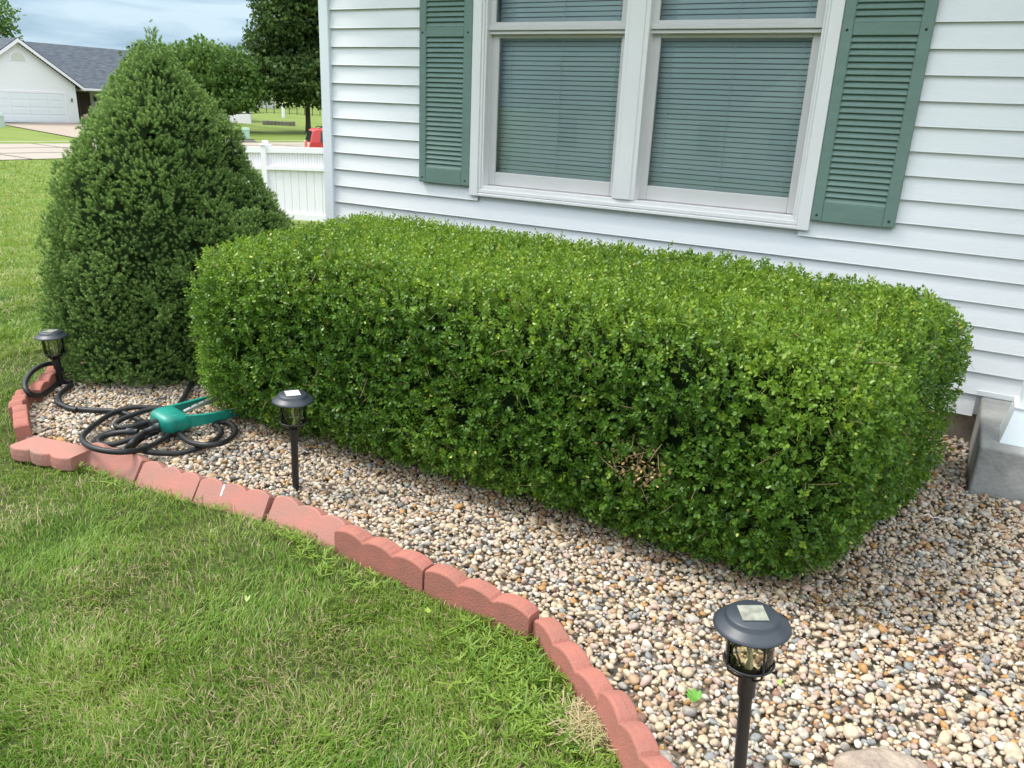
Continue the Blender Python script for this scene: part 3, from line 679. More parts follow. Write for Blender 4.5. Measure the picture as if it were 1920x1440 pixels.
hd = empty('boxwood_hedge', (-1.5, 2.9, 0), 0, 'long clipped box hedge with small glossy leaves in front of the window wall', 'hedge')
hoff = np.array([-1.5, 2.9, 0])
_r = ray(1195, 880); _r = _r/np.linalg.norm(_r); _t = 1.5
while hedge_sdf((np.array([[0, 0, CH]])+_r*_t)) > 0: _t += .01
DEAD = np.array([0, 0, CH])+_r*(_t+.015)
def rej(p):
    dd = np.linalg.norm((p-DEAD)*[1, .7, 1.2], axis=1); holes = vn(p, 9) > .24
    return (dd > .035+.055*vn(p, 30)) & ((p[:, 1] < 3.2) | (p[:, 2] > .5) | (R.random(len(p)) < .3)) & (p[:, 2] > .015) & (holes | (p[:, 2] > .72) | (R.random(len(p)) < .35))
NH = 40000
P = sample_shell(hedge_sdf, [-3.3, 2.0, 0], [.2, 3.75, .9], NH, -.10, .0, rej)
Nn = grad(hedge_sdf, P.copy())
axs = Nn*.75+[0, 0, .5]+R.normal(size=(NH, 3))*.6
patch = vn(P, 3.2); fresh = np.clip((P[:, 2]-.62)/.18, 0, 1)*.6*R.random(NH)+(.5*(R.random(NH) < .07))  # lighter upper leaves: new growth, plus top light put into their colour
pos = P-axs/np.linalg.norm(axs, axis=1, keepdims=True)*.027
st_i = R.choice(NH, 420, replace=False); pos[st_i] += (Nn[st_i]*.6+[0, 0, .6])*.024
V, Fq, C = batch(HT, frames(axs), pos-hoff, R.uniform(.75, 1.25, NH), np.stack([np.clip(.12+.42*patch+.36*R.random(NH), .12, .88), np.clip(fresh+.15*(patch-.5), 0, 1), R.random(NH)], 1))
boxm = leafmat('box leaves', [(0, (.030, .080, .009)), (.35, (.068, .160, .015)), (.65, (.120, .240, .024)), (.9, (.18, .295, .036)), (1, (.20, .28, .055))], (.30, .41, .035), .36, .27, 1.5, .5)
mesh_np('foliage', V, Fq, boxm, hd, c=C)
# odd yellow and dead leaves
n2 = 260; P = sample_shell(hedge_sdf, [-3.1, 2.0, .03], [.2, 3.4, .9], n2, -.02, .012)
P = np.concatenate([P, DEAD+R.normal(size=(150, 3))*[.05, .025, .03]+[0, .02, 0]]); n2 = len(P)
lv, lf = oval_leaf(.015, .009); V, Fq, C = batch([(lv, lf, np.zeros((len(lv), 2)))], frames(R.normal(size=(n2, 3))), P-hoff, R.uniform(.7, 1.1, n2), np.stack([np.concatenate([R.random(n2-150)*.62, R.uniform(.55, 1, 150)]), np.zeros(n2), np.zeros(n2)], 1))
mesh_np('dead_leaves', V, Fq, leafmat('yellowed leaves', [(0, (.42, .50, .10)), (.4, (.50, .46, .10)), (.7, (.42, .25, .10)), (1, (.5, .38, .22))], None, .6, .2), hd, c=C)
mb = MB()
for i in range(170):             # bare twigs showing
    if i < 26: p = DEAD+R.normal(size=3)*[.05, .02, .04]+[0, .02, 0]
    else: p = sample_shell(hedge_sdf, [-3.0, 2.0, .05], [.1, 3.0, .8], 1, -.04, -.01)[0]
    nn = grad(hedge_sdf, p[None].copy())[0]; d = nn*.5+R.normal(size=3)*.7; d /= np.linalg.norm(d); l_ = R.uniform(.03, .075)
    mid = p+d*l_*.5+R.normal(size=3)*.004; mb.tube([p-d*.02-hoff, mid-hoff, p+d*l_-hoff], [.0013, .0011, .0005], 4, cap=False)
mb.build('twigs', M['twig'], hd)['kind'] = 'stuff'
for i in range(9):
    x = -2.75+i*.31+R.uniform(-.05, .05); mb = MB()
    mb.tube([(x+1.5, 0, -.05), (x+1.5, 0, .12)], [.028, .024], 8)
    for k in range(5): mb.tube([(x+1.5, .0+R.uniform(-.015, .015), .08), (x+1.5+R.uniform(-.15, .15), R.uniform(-.3, .2), .25), (x+1.5+R.uniform(-.3, .3), R.uniform(-.5, .4), .6)], [.011, .007, .002], 6)
    mb.build('stem', M['twig'], hd)
# dark core shell behind the leaves: interior shade put into its colour
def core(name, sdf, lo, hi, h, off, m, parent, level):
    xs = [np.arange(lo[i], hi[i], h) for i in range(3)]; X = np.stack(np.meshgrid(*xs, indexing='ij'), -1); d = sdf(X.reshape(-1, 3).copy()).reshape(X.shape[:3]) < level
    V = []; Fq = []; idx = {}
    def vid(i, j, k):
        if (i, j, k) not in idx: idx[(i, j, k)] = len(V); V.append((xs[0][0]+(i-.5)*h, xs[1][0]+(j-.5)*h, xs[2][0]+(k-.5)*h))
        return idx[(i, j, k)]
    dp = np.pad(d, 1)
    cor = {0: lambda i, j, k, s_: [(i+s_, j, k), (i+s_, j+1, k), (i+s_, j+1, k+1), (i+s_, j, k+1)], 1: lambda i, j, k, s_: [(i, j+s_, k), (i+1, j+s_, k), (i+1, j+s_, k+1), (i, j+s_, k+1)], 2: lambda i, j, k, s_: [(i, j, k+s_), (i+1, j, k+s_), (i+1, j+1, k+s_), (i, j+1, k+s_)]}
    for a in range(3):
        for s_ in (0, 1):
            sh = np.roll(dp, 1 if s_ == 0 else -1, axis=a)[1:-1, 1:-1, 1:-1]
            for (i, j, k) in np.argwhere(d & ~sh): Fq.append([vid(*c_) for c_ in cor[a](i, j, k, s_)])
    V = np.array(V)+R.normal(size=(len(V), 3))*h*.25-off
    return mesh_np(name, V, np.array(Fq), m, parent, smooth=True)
core('shade_core', hedge_sdf, [-3.2, 2.1, .02], [.2, 3.7, .85], .05, hoff, mat('shaded hedge core', (.018, .035, .010), .9, spec=.1, var=.5, vscale=60), hd, -.135)

# ================================================================ SPRUCE
SC = np.array([-3.72, 2.83, 0]); prof = np.array([(0, .60), (.1, .625), (.27, .625), (.46, .61), (.63, .585), (.8, .545), (.95, .50), (1.08, .44), (1.2, .375), (1.33, .285), (1.43, .21), (1.52, .145), (1.58, .10), (1.64, .06), (1.69, .025), (1.72, 0)])
def spr_sdf(p):
    q = p-SC; q[:, 0] += .0; an = np.arctan2(q[:, 1], q[:, 0]); r = np.hypot(q[:, 0], q[:, 1]); R0 = np.interp(p[:, 2], prof[:, 0], prof[:, 1])
    lob = .13*(vn(p*[1, 1, .8], 3.6)-.5) + .09*(vn(p*[1, 1, 1.3], 8)-.5) + .045*(vn(p, 17)-.5)
    lob = lob*np.clip(R0/.3, .10, 1)
    bl = np.exp(-((p[:, 2]-.72)/.22)**2)*.05*np.clip(np.cos(an-rad(55)), 0, 1)**2
    bl = bl+.09*np.exp(-((p[:, 2]-.38)/.15)**2)*np.clip(np.cos(an+rad(106)), 0, 1)**30
    return (r-R0-bl)*.8-lob*.9
ST = []
for k in range(10):
    nn_ = 60; V_ = []; F_ = []; G_ = []
    for i in range(nn_):
        u = i/nn_; a = i*2.4+R.uniform(-.3, .3); el_ = R.uniform(.1, .8)+u*.35 if i < nn_-10 else R.uniform(.7, 1.5); L2 = .0120*R.uniform(.8, 1.15)*(1 if i < nn_-8 else .62)
        d = np.array([math.cos(a)*math.cos(el_), math.sin(a)*math.cos(el_), math.sin(el_)]); s_ = np.cross(d, R.normal(size=3)); s_ /= np.linalg.norm(s_); b0 = np.array([0, 0, .026*u])
        V_ += [b0-s_*.00095, b0+s_*.00095, b0+d*L2]; F_.append((3*i, 3*i+1, 3*i+2)); t_ = max(0, (u-.62)/.38); G_ += [(R.uniform(-.1, .1), .04+.85*t_)]*3
    ST.append((np.array(V_), np.array(F_), np.array(G_)))
NS = 21000
P = sample_shell(spr_sdf, [-4.75, 1.9, .015], [-2.6, 3.95, 1.78], NS, -.05, .006, lambda p: (p[:, 1] < 3.35+.3*(p[:, 0]+3.6)) | (R.random(len(p)) < .45))
Nn = grad(spr_sdf, P.copy()); axs = Nn*1.0+[0, 0, .55]+R.normal(size=(NS, 3))*.38
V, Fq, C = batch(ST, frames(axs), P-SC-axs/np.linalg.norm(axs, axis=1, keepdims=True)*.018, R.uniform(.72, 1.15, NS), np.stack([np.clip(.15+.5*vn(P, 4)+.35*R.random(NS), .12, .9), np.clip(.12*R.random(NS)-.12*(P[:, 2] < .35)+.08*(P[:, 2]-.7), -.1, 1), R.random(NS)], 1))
spm = leafmat('spruce needles', [(0, (.066, .130, .028)), (.5, (.120, .215, .042)), (1, (.18, .285, .058))], (.46, .62, .20), .5, .18, 1.3, .35)
spr = empty('spruce_shrub', tuple(SC), 0, 'dense cone shaped dwarf spruce at the left end of the hedge', 'conifer')
mesh_np('crown', V, Fq, spm, spr, c=C)
core('shade_core', spr_sdf, [-4.7, 1.9, .05], [-2.6, 3.95, 1.66], .045, SC, mat('shaded spruce core', (.028, .050, .017), .95, spec=.05, var=.5, vscale=50), spr, -.085)  # dark shell closes the gaps; shade inside the crown put into its colour
mb = MB(); mb.tube([(0, 0, -.05), (.02, 0, .3), (0, 0, 1.3)], [.05, .045, .01], 10)
mb.build('trunk', M['bark'], spr)

# ================================================================ GRASS
def blades(n, az0, az1, d0, d1, hb, wb, name, seed_var=0, keep=None):
    a = R.uniform(rad(az0), rad(az1), n); d = d0*(d1/d0)**R.random(n); x = d*np.sin(a); y = d*np.cos(a)
    k = ~inpoly(x, y, BED) & ~((y > 4.0) & (x > -3.7))
    if keep is not None: k &= keep(x, y)
    x, y, d = x[k], y[k], d[k]; n = len(x); p3 = np.stack([x, y, 0*x], 1)
    cl = vn(p3, 4.5); cl2 = vn(p3+9, 1.5); cl3 = vn(p3+31, 14)
    thin = R.random(n) < .30+.95*vn(p3+55, 3.2); 
    x, y, d, cl, cl2, cl3 = [q[thin] for q in (x, y, d, cl, cl2, cl3)]; n = len(x)
    s = np.maximum(1, d/2.6)**.75
    H_ = hb*(.55+.8*cl3)*R.uniform(.35, 1.35, n)*np.maximum(1, d/9)**.3; W_ = wb*R.uniform(.6, 1.3, n)*s
    clump = np.stack([vn(np.stack([x, y, 0*x], 1)+3, 6)-.5, vn(np.stack([x, y, 0*x], 1)+17, 6)-.5], 1)*1.5
    dirx = clump+R.normal(size=(n, 2))*.75; ln = np.linalg.norm(dirx, axis=1, keepdims=True); dn = dirx/np.maximum(ln, .01); lean = np.clip(ln[:, 0], .15, 1.5)*.75
    z0 = terr(d)-.012; base = np.stack([x, y, z0], 1); side = np.stack([-dn[:, 1], dn[:, 0], 0*x], 1)
    fw = np.stack([dn[:, 0], dn[:, 1], 0*x], 1); up = np.array([0, 0, 1.])
    bend = lean*R.uniform(.6, 1.3, n)
    m1_ = base+fw*(H_*.28*bend)[:, None]+up*(H_*.52)[:, None]; m2_ = base+fw*(H_*.95*bend)[:, None]+up*(H_*np.clip(1-.33*bend, .3, 1))[:, None]
    w2 = side*(W_/2)[:, None]
    V = np.stack([base-w2, base+w2, m1_-w2*.9, m1_+w2*.9, m2_], 1).reshape(-1, 3)
    i = np.arange(n)[:, None]*5; Q = i+np.array([0, 1, 3, 2]); T = i+np.array([2, 3, 4])
    dry = R.random(n) < np.clip(.08+.6*(vn(np.stack([x, y, 0*x], 1)+77, 2.8)-.42), .035, .42)
    lush = np.clip(.05+.75*cl2+.55*(cl-.5), 0, .74)
    r_ = np.where(dry, R.uniform(.86, 1, n), np.clip(lush*.62+.45*R.random(n)*.9, 0, .78))
    C = np.repeat(np.stack([r_, np.clip((d-3)/6, 0, 1)*.35, 0*x], 1), 5, 0)
    return V, [Q, T], C
grm = leafmat('grass blades', [(0, (.050, .122, .014)), (.3, (.120, .225, .024)), (.55, (.205, .315, .042)), (.78, (.27, .34, .075)), (.85, (.30, .29, .11)), (.9, (.40, .33, .17)), (1, (.52, .43, .27))], (.25, .31, .06), .5, .3, 1.35, .3)
V, Fl, C = blades(720000, -76, 30, .85, 7, .031, .0027, 'a')
o = mesh_np('grass', V, Fl, grm, c=C); tag(o, 'mown green lawn with straw coloured patches in front of the bed', 'grass', kind='stuff')
V, Fl, C = blades(150000, -72, -52, 5, 41, .048, .0040, 'b', keep=lambda x, y: (x > -35.9+.07*y))
o = mesh_np('grass', V, Fl, grm, c=C); tag(o, 'mown lawn stretching from the spruce down to the road', 'grass', kind='stuff')
# crabgrass weeds along the edging
def weed_t(k):
    V = []; Fs = []; off = 0
    for i in range(k):
        a = i*2.4+R.uniform(-1.1, 1.1); L_ = R.uniform(.02, .075); wd = .0055*R.uniform(.8, 1.3); el_ = R.uniform(.05, 1.1); c_, s_ = math.cos(a), math.sin(a)
        for u0, u1, w0, w1 in ((0, .4, .5, 1), (.4, .75, 1, .75), (.75, 1, .75, 0)):
            q = []
            for u, w_ in ((u0, w0), (u1, w1)):
                z = L_*u*math.sin(el_)*(1-.45*u)+.004; r_ = L_*u*math.cos(el_)
                for sg in (-1, 1): q.append((c_*r_-s_*wd*w_*sg/2, s_*r_+c_*wd*w_*sg/2, z))
            V.append(np.array(q)); Fs.append(np.array([[0, 1, 3], [0, 3, 2]])+off); off += 4
    v = np.concatenate(V); return v, np.concatenate(Fs), np.zeros((len(v), 2))
WT = [weed_t(R.integers(5, 10)) for _ in range(8)]
wp = []
for (x0, y0, x1, y1, n, sp_) in ((-.88, 1.60, -.62, 1.38, 260, .075), (-.98, 1.56, -.8, 1.5, 50, .07), (-1.9, 1.70, -1.55, 1.64, 34, .022), (-1.6, 1.62, -1.3, 1.60, 26, .025), (-.60, 1.40, -.45, 1.25, 70, .035), (-2.9, 1.60, -2.5, 1.62, 16, .02), (-3.6, 1.65, -3.3, 1.5, 50, .05), (-.45, 1.15, -.3, 1.0, 40, .04), (-3.0, 1.62, -2.85, 1.70, 14, .012), (-2.3, 1.66, -2.0, 1.68, 12, .015)):
    u = R.random(n); wp.append(np.stack([x0+(x1-x0)*u+R.normal(size=n)*sp_, y0+(y1-y0)*u+R.normal(size=n)*sp_, np.full(n, .012)], 1))
wp = np.concatenate(wp); ok = ~inpoly(wp[:, 0], wp[:, 1]+.03, BED); wp = wp[ok]; n = len(wp)
V, Fq, C = batch(WT, frames(np.array([0, 0, 1.])+R.normal(size=(n, 3))*.15), wp, R.uniform(.4, .9, n), np.stack([R.uniform(.2, .72, n), R.random(n)*.2, 0*wp[:, 0]], 1))
o = mesh_np('weeds', V, Fq, grm, c=C); tag(o, 'broad bladed crabgrass weeds growing against the red edging', 'weeds', kind='stuff')
# dry straw patch
n = 600; q = gp(1098, 1370, 0); x = q[0]+R.normal(size=n)*.032; y = q[1]+R.normal(size=n)*.028
an = R.uniform(0, 6.28, n); L_ = R.uniform(.02, .07, n); b0 = np.stack([x, y, R.uniform(.004, .03, n)], 1); b1 = b0+np.stack([np.cos(an)*L_, np.sin(an)*L_, R.uniform(-.006, .012, n)], 1); sd2 = np.stack([-np.sin(an), np.cos(an), 0*x], 1)*.0010
V = np.stack([b0-sd2, b0+sd2, b1+sd2, b1-sd2], 1).reshape(-1, 3); Q = np.arange(n)[:, None]*4+np.arange(4)
C = np.repeat(np.stack([R.uniform(.88, 1, n), 0*x, 0*x], 1), 4, 0)
o = mesh_np('dry_grass', V, Q, grm, c=C); tag(o, 'patch of dry straw clippings against the nearest edging blocks', 'dry grass', kind='stuff')
# leaf litter on the gravel under the hedge
n = 2600; x = R.uniform(-2.9, .0, n); y = 2.22+np.abs(R.normal(size=n))*.13; y = np.where(R.random(n) < .12, R.uniform(1.8, 3.3, n), y); x = np.where(R.random(n) < .12, R.uniform(-.4, .9, n), x)
ok = inpoly(x, y, BED) & ~((x > .15) & (y > 3.3)); x, y = x[ok], y[ok]; n = len(x)
V, Fq, C = batch([(lv, lf, np.zeros((len(lv), 2)))], frames(R.normal(size=(n, 3))), np.stack([x, y, gz(x, y)+.024+R.random(n)*.006], 1), R.uniform(.5, 1.0, n), np.stack([R.random(n)**.6, 0*x, 0*x], 1))
o = mesh_np('leaf_litter', V, Fq, leafmat('litter', [(0, (.16, .30, .04)), (.2, (.35, .30, .10)), (.5, (.30, .18, .08)), (1, (.22, .12, .07))], None, .7, .1), c=C); tag(o, 'fallen box leaves and bits scattered on the pebbles', 'leaf litter', kind='stuff')

blk = [o_ for o_ in bpy.data.objects if 'bearing a white dropping streak' in o_.get('label', '')][0]
mb = MB(); zs_ = [(.0, .0025), (.012, .005), (.024, .003), (.038, .0045), (.045, .001)]
mb.add([(.11+sg*w_, -.0012, .078-z_) for z_, w_ in zs_ for sg in (-1, 1)], [(2*i, 2*i+1, 2*i+3, 2*i+2) for i in range(4)])
mb.build('dropping', mat('chalky white', (.75, .75, .72), .9), blk)
def leaflet(name, u, v_, z, L_, W_, col, lb, n=5, rz=0.):
    p = gp(u, v_, z); V = []; Fs = []; off = 0
    for i in range(n):
        a = (i-(n-1)/2)*.55; lv_, lf_ = oval_leaf(L_*(1-.12*abs(i-(n-1)/2)), W_); q_ = lv_@rotm('X', -1.35).T@rotm('Z', a+rz).T
        V.append(q_); Fs.append(lf_+off); off += len(q_)
    o = mesh_np(name, np.concatenate(V), np.concatenate(Fs), mat(name+' green', col, .5), smooth=True, loc=p); tag(o, lb, 'leaf')
leaflet('fallen_leaf', 1308, 1312, .035, .038, .016, (.10, .26, .03), 'fresh green lobed leaf lying on the pebbles left of the nearest lamp', 5, 1.2)
leaflet('fallen_leaf', 1463, 1284, .035, .016, .012, (.24, .38, .05), 'tiny light green leaf on the pebbles right of the nearest lamp stake', 1, .4)
leaflet('fallen_twig', 808, 1146, .04, .024, .007, (.26, .34, .06), 'yellow green leafy sprig lying in the grass near the upright edging blocks', 4, 2.2)
leaflet('fallen_leaf', 462, 1128, .04, .026, .007, (.24, .30, .07), 'pale yellow green leaf caught in the middle of the lawn', 2, .6)
p = gp(1755, 972, .045); mb = MB(); mb.tube(smooth_path([(-.04, 0, 0), (-.025, .008, .006), (-.01, 0, 0), (.005, .007, .004), (.02, 0, 0), (.028, -.006, .003), (.036, 0, .003), (.03, .006, .003)], 5), .0017, 6); o = mb.build('plastic_clip', M['fence'], loc=tuple(p)); tag(o, 'small white bent plastic clip lying on the pebbles in front of the slab', 'clip')

# ================================================================ FENCE (near)
fr = empty('vinyl_fence', (-8.7, 8.27, tz(-8.7, 8.27)), 0, 'white vinyl picket fence with a capped post behind the corner of the house', 'fence')
fo = np.array([-8.7, 8.27, tz(-8.7, 8.27)])
def FB(name, boxes):
    mb = MB()
    for (x0, x1, y0, y1, za, zb) in boxes:      # heights follow the ground at each end
        g0, g1 = tz(x0, 8.27)-fo[2], tz(x1, 8.27)-fo[2]; y0 -= 8.27; y1 -= 8.27; X0, X1 = x0-fo[0], x1-fo[0]
        mb.add([(X0, y0, g0+za), (X1, y0, g1+za), (X1, y1, g1+za), (X0, y1, g0+za), (X0, y0, g0+zb), (X1, y0, g1+zb), (X1, y1, g1+zb), (X0, y1, g0+zb)], [(0, 1, 2, 3), (4, 5, 6, 7), (0, 1, 5, 4), (1, 2, 6, 5), (2, 3, 7, 6), (3, 0, 4, 7)])
    return mb.build(name, M['fence'], fr)
posts = [-3.9, -6.3, -8.7, -11.0]
FH = 1.03
for a in range(len(posts)-1):
    xa, xb = posts[a+1]+.05, posts[a]-.05
    n = 6; seg = [(xa+(xb-xa)*i/n, xa+(xb-xa)*(i+1)/n) for i in range(n)]
    FB('rail', [(s0, s1, 8.235, 8.305, FH-.075, FH) for s0, s1 in seg]); FB('rail', [(s0, s1, 8.22, 8.32, FH-.30, FH-.255) for s0, s1 in seg]); FB('rail', [(s0, s1, 8.235, 8.305, .06, .14) for s0, s1 in seg])
    FB('pickets', [(x, x+.122, 8.26, 8.28, .14, FH-.30) for x in np.arange(xa, xb-.12, .142)])
    FB('balusters', [(x, x+.030, 8.258, 8.282, FH-.255, FH-.075) for x in np.arange(xa+.02, xb-.03, .05)])
for x in posts:
    mb = MB(); g0 = tz(x, 8.27)-fo[2]; mb.box(x-fo[0]-.05, x-fo[0]+.05, -.05, .05, g0-.1, g0+FH+.02, .004); p_ = mb.build('fence_post', M['fence'], fr)
    mb = MB(); mb.box(x-fo[0]-.062, x-fo[0]+.062, -.062, .062, g0+FH+.02, g0+FH+.04, .004); mb.lathe([(.04, .04), (.032, .048), (.045, .062), (.045, .075), (.03, .088), (.0001, .092)], 16, x-fo[0], 0, g0+FH); mb.build('post_cap', M['fence'], p_)

# ================================================================ NEIGHBOUR HOUSE
nh = empty('neighbour_house', (-69, 40, -1.4), rad(-3), 'white ranch house with grey shingle roof and double garage across the street', 'house')
def NP(mb, n, m, par=None, loc=None): return mb.build(n, m, par or nh, loc=loc)
wm = mat('far white siding', (.80, .785, .81), .6)
# local frame: +x towards us (front), y to the right in view; garage y -4.4..4.2, ground z 0
mb = MB(); mb.add([(0, -4.6, 0), (0, 4.2, 0), (0, 4.2, 3.0), (0, -.2, 6.15), (0, -4.6, 3.0)], [(0, 1, 2, 3, 4)]); mb.box(-8, -.02, 4.0, 4.2, 0, 3.0); mb.box(-8, -.02, -4.6, -4.4, 0, 3.0)
for i in range(46):
    z = .12+i*.13; hw = 4.4 if z < 3.0 else 4.4*(6.15-z)/3.15
    if hw > .1: mb.add([(.012, -.2-hw, z), (.012, -.2+hw, z), (.0, -.2+hw, z+.1), (.0, -.2-hw, z+.1), (0, -.2-hw, z), (0, -.2+hw, z)], [(0, 1, 2, 3), (0, 1, 5, 4)])
NP(mb, 'garage_wall', wm)
mb = MB(); mb.box(.02, .06, -2.9, 3.05, 0, 2.32)
for i in range(4):
    for j in range(4): mb.box(.06, .075, -2.75+j*1.46, -2.75+j*1.46+1.25, .09+i*.575, .09+i*.575+.42, .006)
NP(mb, 'garage_door', mat('garage door paint', (.74, .77, .80), .5))
mb = MB(); mb.box(.015, .085, 3.05, 3.2, 0, 2.45); mb.box(.015, .085, -3.05, -2.9, 0, 2.45); mb.box(.015, .085, -2.9, 3.05, 2.32, 2.45); NP(mb, 'door_trim', M['fence'])
mb = MB(); ar = [(math.cos(a)*.55-.2, 4.75+math.sin(a)*.62) for a in np.linspace(0, math.pi, 14)]; mb.prism(ar, .02, .05, 'x'); NP(mb, 'gable_vent', mat('vent cream', (.62, .62, .56), .6))
mb = MB(); ar = [(math.cos(a)*.78-.2, 4.65+math.sin(a)*.85) for a in np.linspace(0, math.pi, 14)]; mb.prism(ar, .014, .018, 'x'); NP(mb, 'vent_trim', M['fence'])
rf = mat('grey shingles', (.125, .14, .165), .9, spec=.1, var=.65, vscale=5, col2=(.055, .065, .08), stretch=(1, .35, 2.2), detail=8)
mb = MB()
def slab(q, t_=.12):
    a = [Vector(p) for p in q]; n = (a[1]-a[0]).cross(a[2]-a[0]).normalized()*t_
    mb.add([p for p in a]+[p-n for p in a], [(0, 1, 2, 3), (4, 5, 6, 7), (0, 1, 5, 4), (1, 2, 6, 5), (2, 3, 7, 6), (3, 0, 4, 7)])
slab([(.4, -.2, 6.35), (-5.8, -.2, 6.35), (-5.8, 4.75, 2.85), (.4, 4.75, 2.85)])
slab([(.4, -.2, 6.34), (.4, -5.15, 2.84), (-5.8, -5.15, 2.84), (-5.8, -.2, 6.34)])
slab([(-.25, 4.6, 2.86), (-.25, 24, 2.86), (-5.6, 24, 6.5), (-5.6, -.2, 6.5)][0:4])
slab([(-5.6, -16, 6.5), (-5.6, -.2, 6.5), (-.25, -4.9, 2.86), (-.25, -16, 2.86)])
slab([(-5.6, 24, 6.5), (-11, 24, 2.9), (-11, -16, 2.9), (-5.6, -16, 6.5)])
NP(mb, 'roof', rf)
mb = MB()
for s_ in (1, -1):
    mb.add([(.42, -.2, 6.40), (.42, -.2+s_*5.0, 2.86), (.42, -.2+s_*5.0, 2.62), (.42, -.2, 6.12), (.36, -.2, 6.40), (.36, -.2+s_*5.0, 2.86), (.36, -.2+s_*5.0, 2.62), (.36, -.2, 6.12)], [(0, 1, 2, 3), (4, 5, 6, 7), (3, 2, 6, 7), (0, 1, 5, 4)])
NP(mb, 'fascia', M['fence'])
mb = MB(); mb.box(-.28, -.12, 4.8, 24, 2.66, 2.84, .02); NP(mb, 'gutter', M['fence'])
mb = MB(); mb.box(-2.3, -2.1, 4.2, 24, 0, 2.9); mb.box(-10.8, -10.6, -16, 24, 0, 2.9); mb.box(-10.7, -2.2, 23.8, 24, 0, 2.9); mb.box(-.4, -.2, -16, -4.6, 0, 2.9); NP(mb, 'front_wall', mat('porch wall', (.58, .57, .54), .7))
mb = MB(); mb.box(-2.1, -2.02, 4.5, 6.6, .25, 2.55); dr = NP(mb, 'front_door', mat('brown door', (.055, .026, .018), .5, var=.3, vscale=3))
mb = MB(); mb.box(-2.02, -1.98, 5.5, 5.56, .3, 2.5); mb.box(-2.02, -1.99, 6.15, 6.2, 1.1, 1.4); NP(mb, 'door_panel', mat('door glass', (.12, .10, .09), .2), dr)
mb = MB(); mb.box(-2.08, -2.04, 9.3, 11.0, .9, 2.4); NP(mb, 'front_window', mat('tan shade', (.42, .39, .33), .5))
mb = MB(); mb.box(-2.1, .1, 4.25, 20, 0, .18); NP(mb, 'porch_floor', kerbm)
for yy in (9.4, 14.5): mb = MB(); mb.box(-.35, -.2, yy, yy+.13, .18, 2.7, .01); NP(mb, 'porch_column', M['fence'])
mb = MB(); mb.box(.02, .14, 3.68, 3.78, 1.72, 1.95, .02); mb.box(.02, .22, 3.70, 3.76, 1.95, 1.99); NP(mb, 'wall_lantern', mat('lantern', (.10, .10, .10), .4))
mb = MB(); mb.box(-2.08, -1.98, 6.95, 7.2, 1.75, 2.2, .05); NP(mb, 'porch_lantern', mat('porch lantern', (.03, .03, .03), .4))
mb = MB(); mb.lathe([(.06, 0), (.06, .35), (.12, .36), (.12, .45), (.001, .46)], 10, -6, 13.5, 6.5); NP(mb, 'roof_vent', M['dark'])
# porch chairs
def chair(px, lb):
    p = dirp(px, 205, 84); rx = -69-1.2; 
    yy = 40+{179: 8.1, 189: 8.95}[px]
    ch = empty('porch_chair', (-70.0, yy, -1.22), rad(-90), lb, 'chair', 'two dark chairs on the neighbour porch')
    mb = MB(); mb.box(-.3, .3, -.28, .28, .40, .45, .02); mb.build('seat', M['black'], ch)
    mb = MB(); mb.prism([(-.3, .5), (.3, .5), (.3, .92), (.18, 1.05), (-.18, 1.05), (-.3, .92)], -.30, -.26, 'y'); mb.build('backrest', M['black'], ch)
    for a in (-.27, .27):
        for b2 in (-.25, .25): mb = MB(); mb.tube([(a, b2, 0), (a, b2, .42)], .02, 6); mb.build('leg', M['black'], ch)
        mb = MB(); mb.tube([(a, -.26, .66), (a, .25, .64), (a, .25, .42)], .02, 6); mb.build('armrest', M['black'], ch)
chair(179, 'dark high backed chair on the far porch nearer the brown door'); chair(189, 'dark high backed chair on the far porch farther from the brown door')
mb = MB(); mb.lathe([(.14, 0), (.24, .06), (.28, .3), (.26, .45), (.18, .52), (.001, .50)], 14); o = mb.build('clay_pot', mat('tan clay', (.45, .33, .22), .8), loc=(-69.0, 45.0, -1.22)); tag(o, 'rounded tan pot standing by the brown door of the far house', 'pot')
def foliage_blob(cen, rads, n, size, m, name, parent, off, noise=.35, ns=None, flat=.5):
    ns = ns or 1.2/max(rads); P = R.normal(size=(n*3, 3)); P /= np.linalg.norm(P, axis=1, keepdims=True); rr = R.uniform(.25, 1, n*3)**.4
    bound = 1+noise*2*(vn(P*2+np.array(cen)*.37, 1.9)-.5)+noise*(vn(P*2+5, 5)-.5)
    Q = P*rr[:, None]*bound[:, None]*np.array(rads)+np.array(cen); k = vn(Q, 1.1*2.2/np.mean(rads)*1.0) + .25*vn(Q, 5/np.mean(rads)) > .36+.2*0; Q = Q[k][:n]; n = len(Q)
    q = np.array([(-.5, 0, -.3), (.5, 0, -.3), (.62, .1, .25), (0, 0, .75), (-.62, .1, .25)]); f = np.array([(0, 1, 2), (0, 2, 4), (4, 2, 3)])
    V, Fq, C = batch([(q, f, np.zeros((5, 2)))], frames(R.normal(size=(n, 3))+[0, 0, .2]), Q-off, size*R.uniform(.6, 1.3, n), np.stack([np.clip(.25+.5*vn(Q, 3/np.mean(rads))+.3*R.random(n)-.05, .12, .9), np.clip((R.random(n) < .18)*.5, 0, 1), 0*Q[:, 0]], 1))
    return mesh_np(name, V, Fq, m, parent, c=C)
tm1 = leafmat('tree leaves', [(0, (.042, .092, .020)), (.5, (.085, .165, .034)), (1, (.15, .235, .058))], (.25, .33, .08), .6, .25, 1.3, .2)
tm2 = leafmat('dark tree leaves', [(0, (.022, .050, .014)), (.5, (.052, .100, .025)), (1, (.11, .165, .045))], (.19, .25, .07), .6, .2, 1.3, .2)
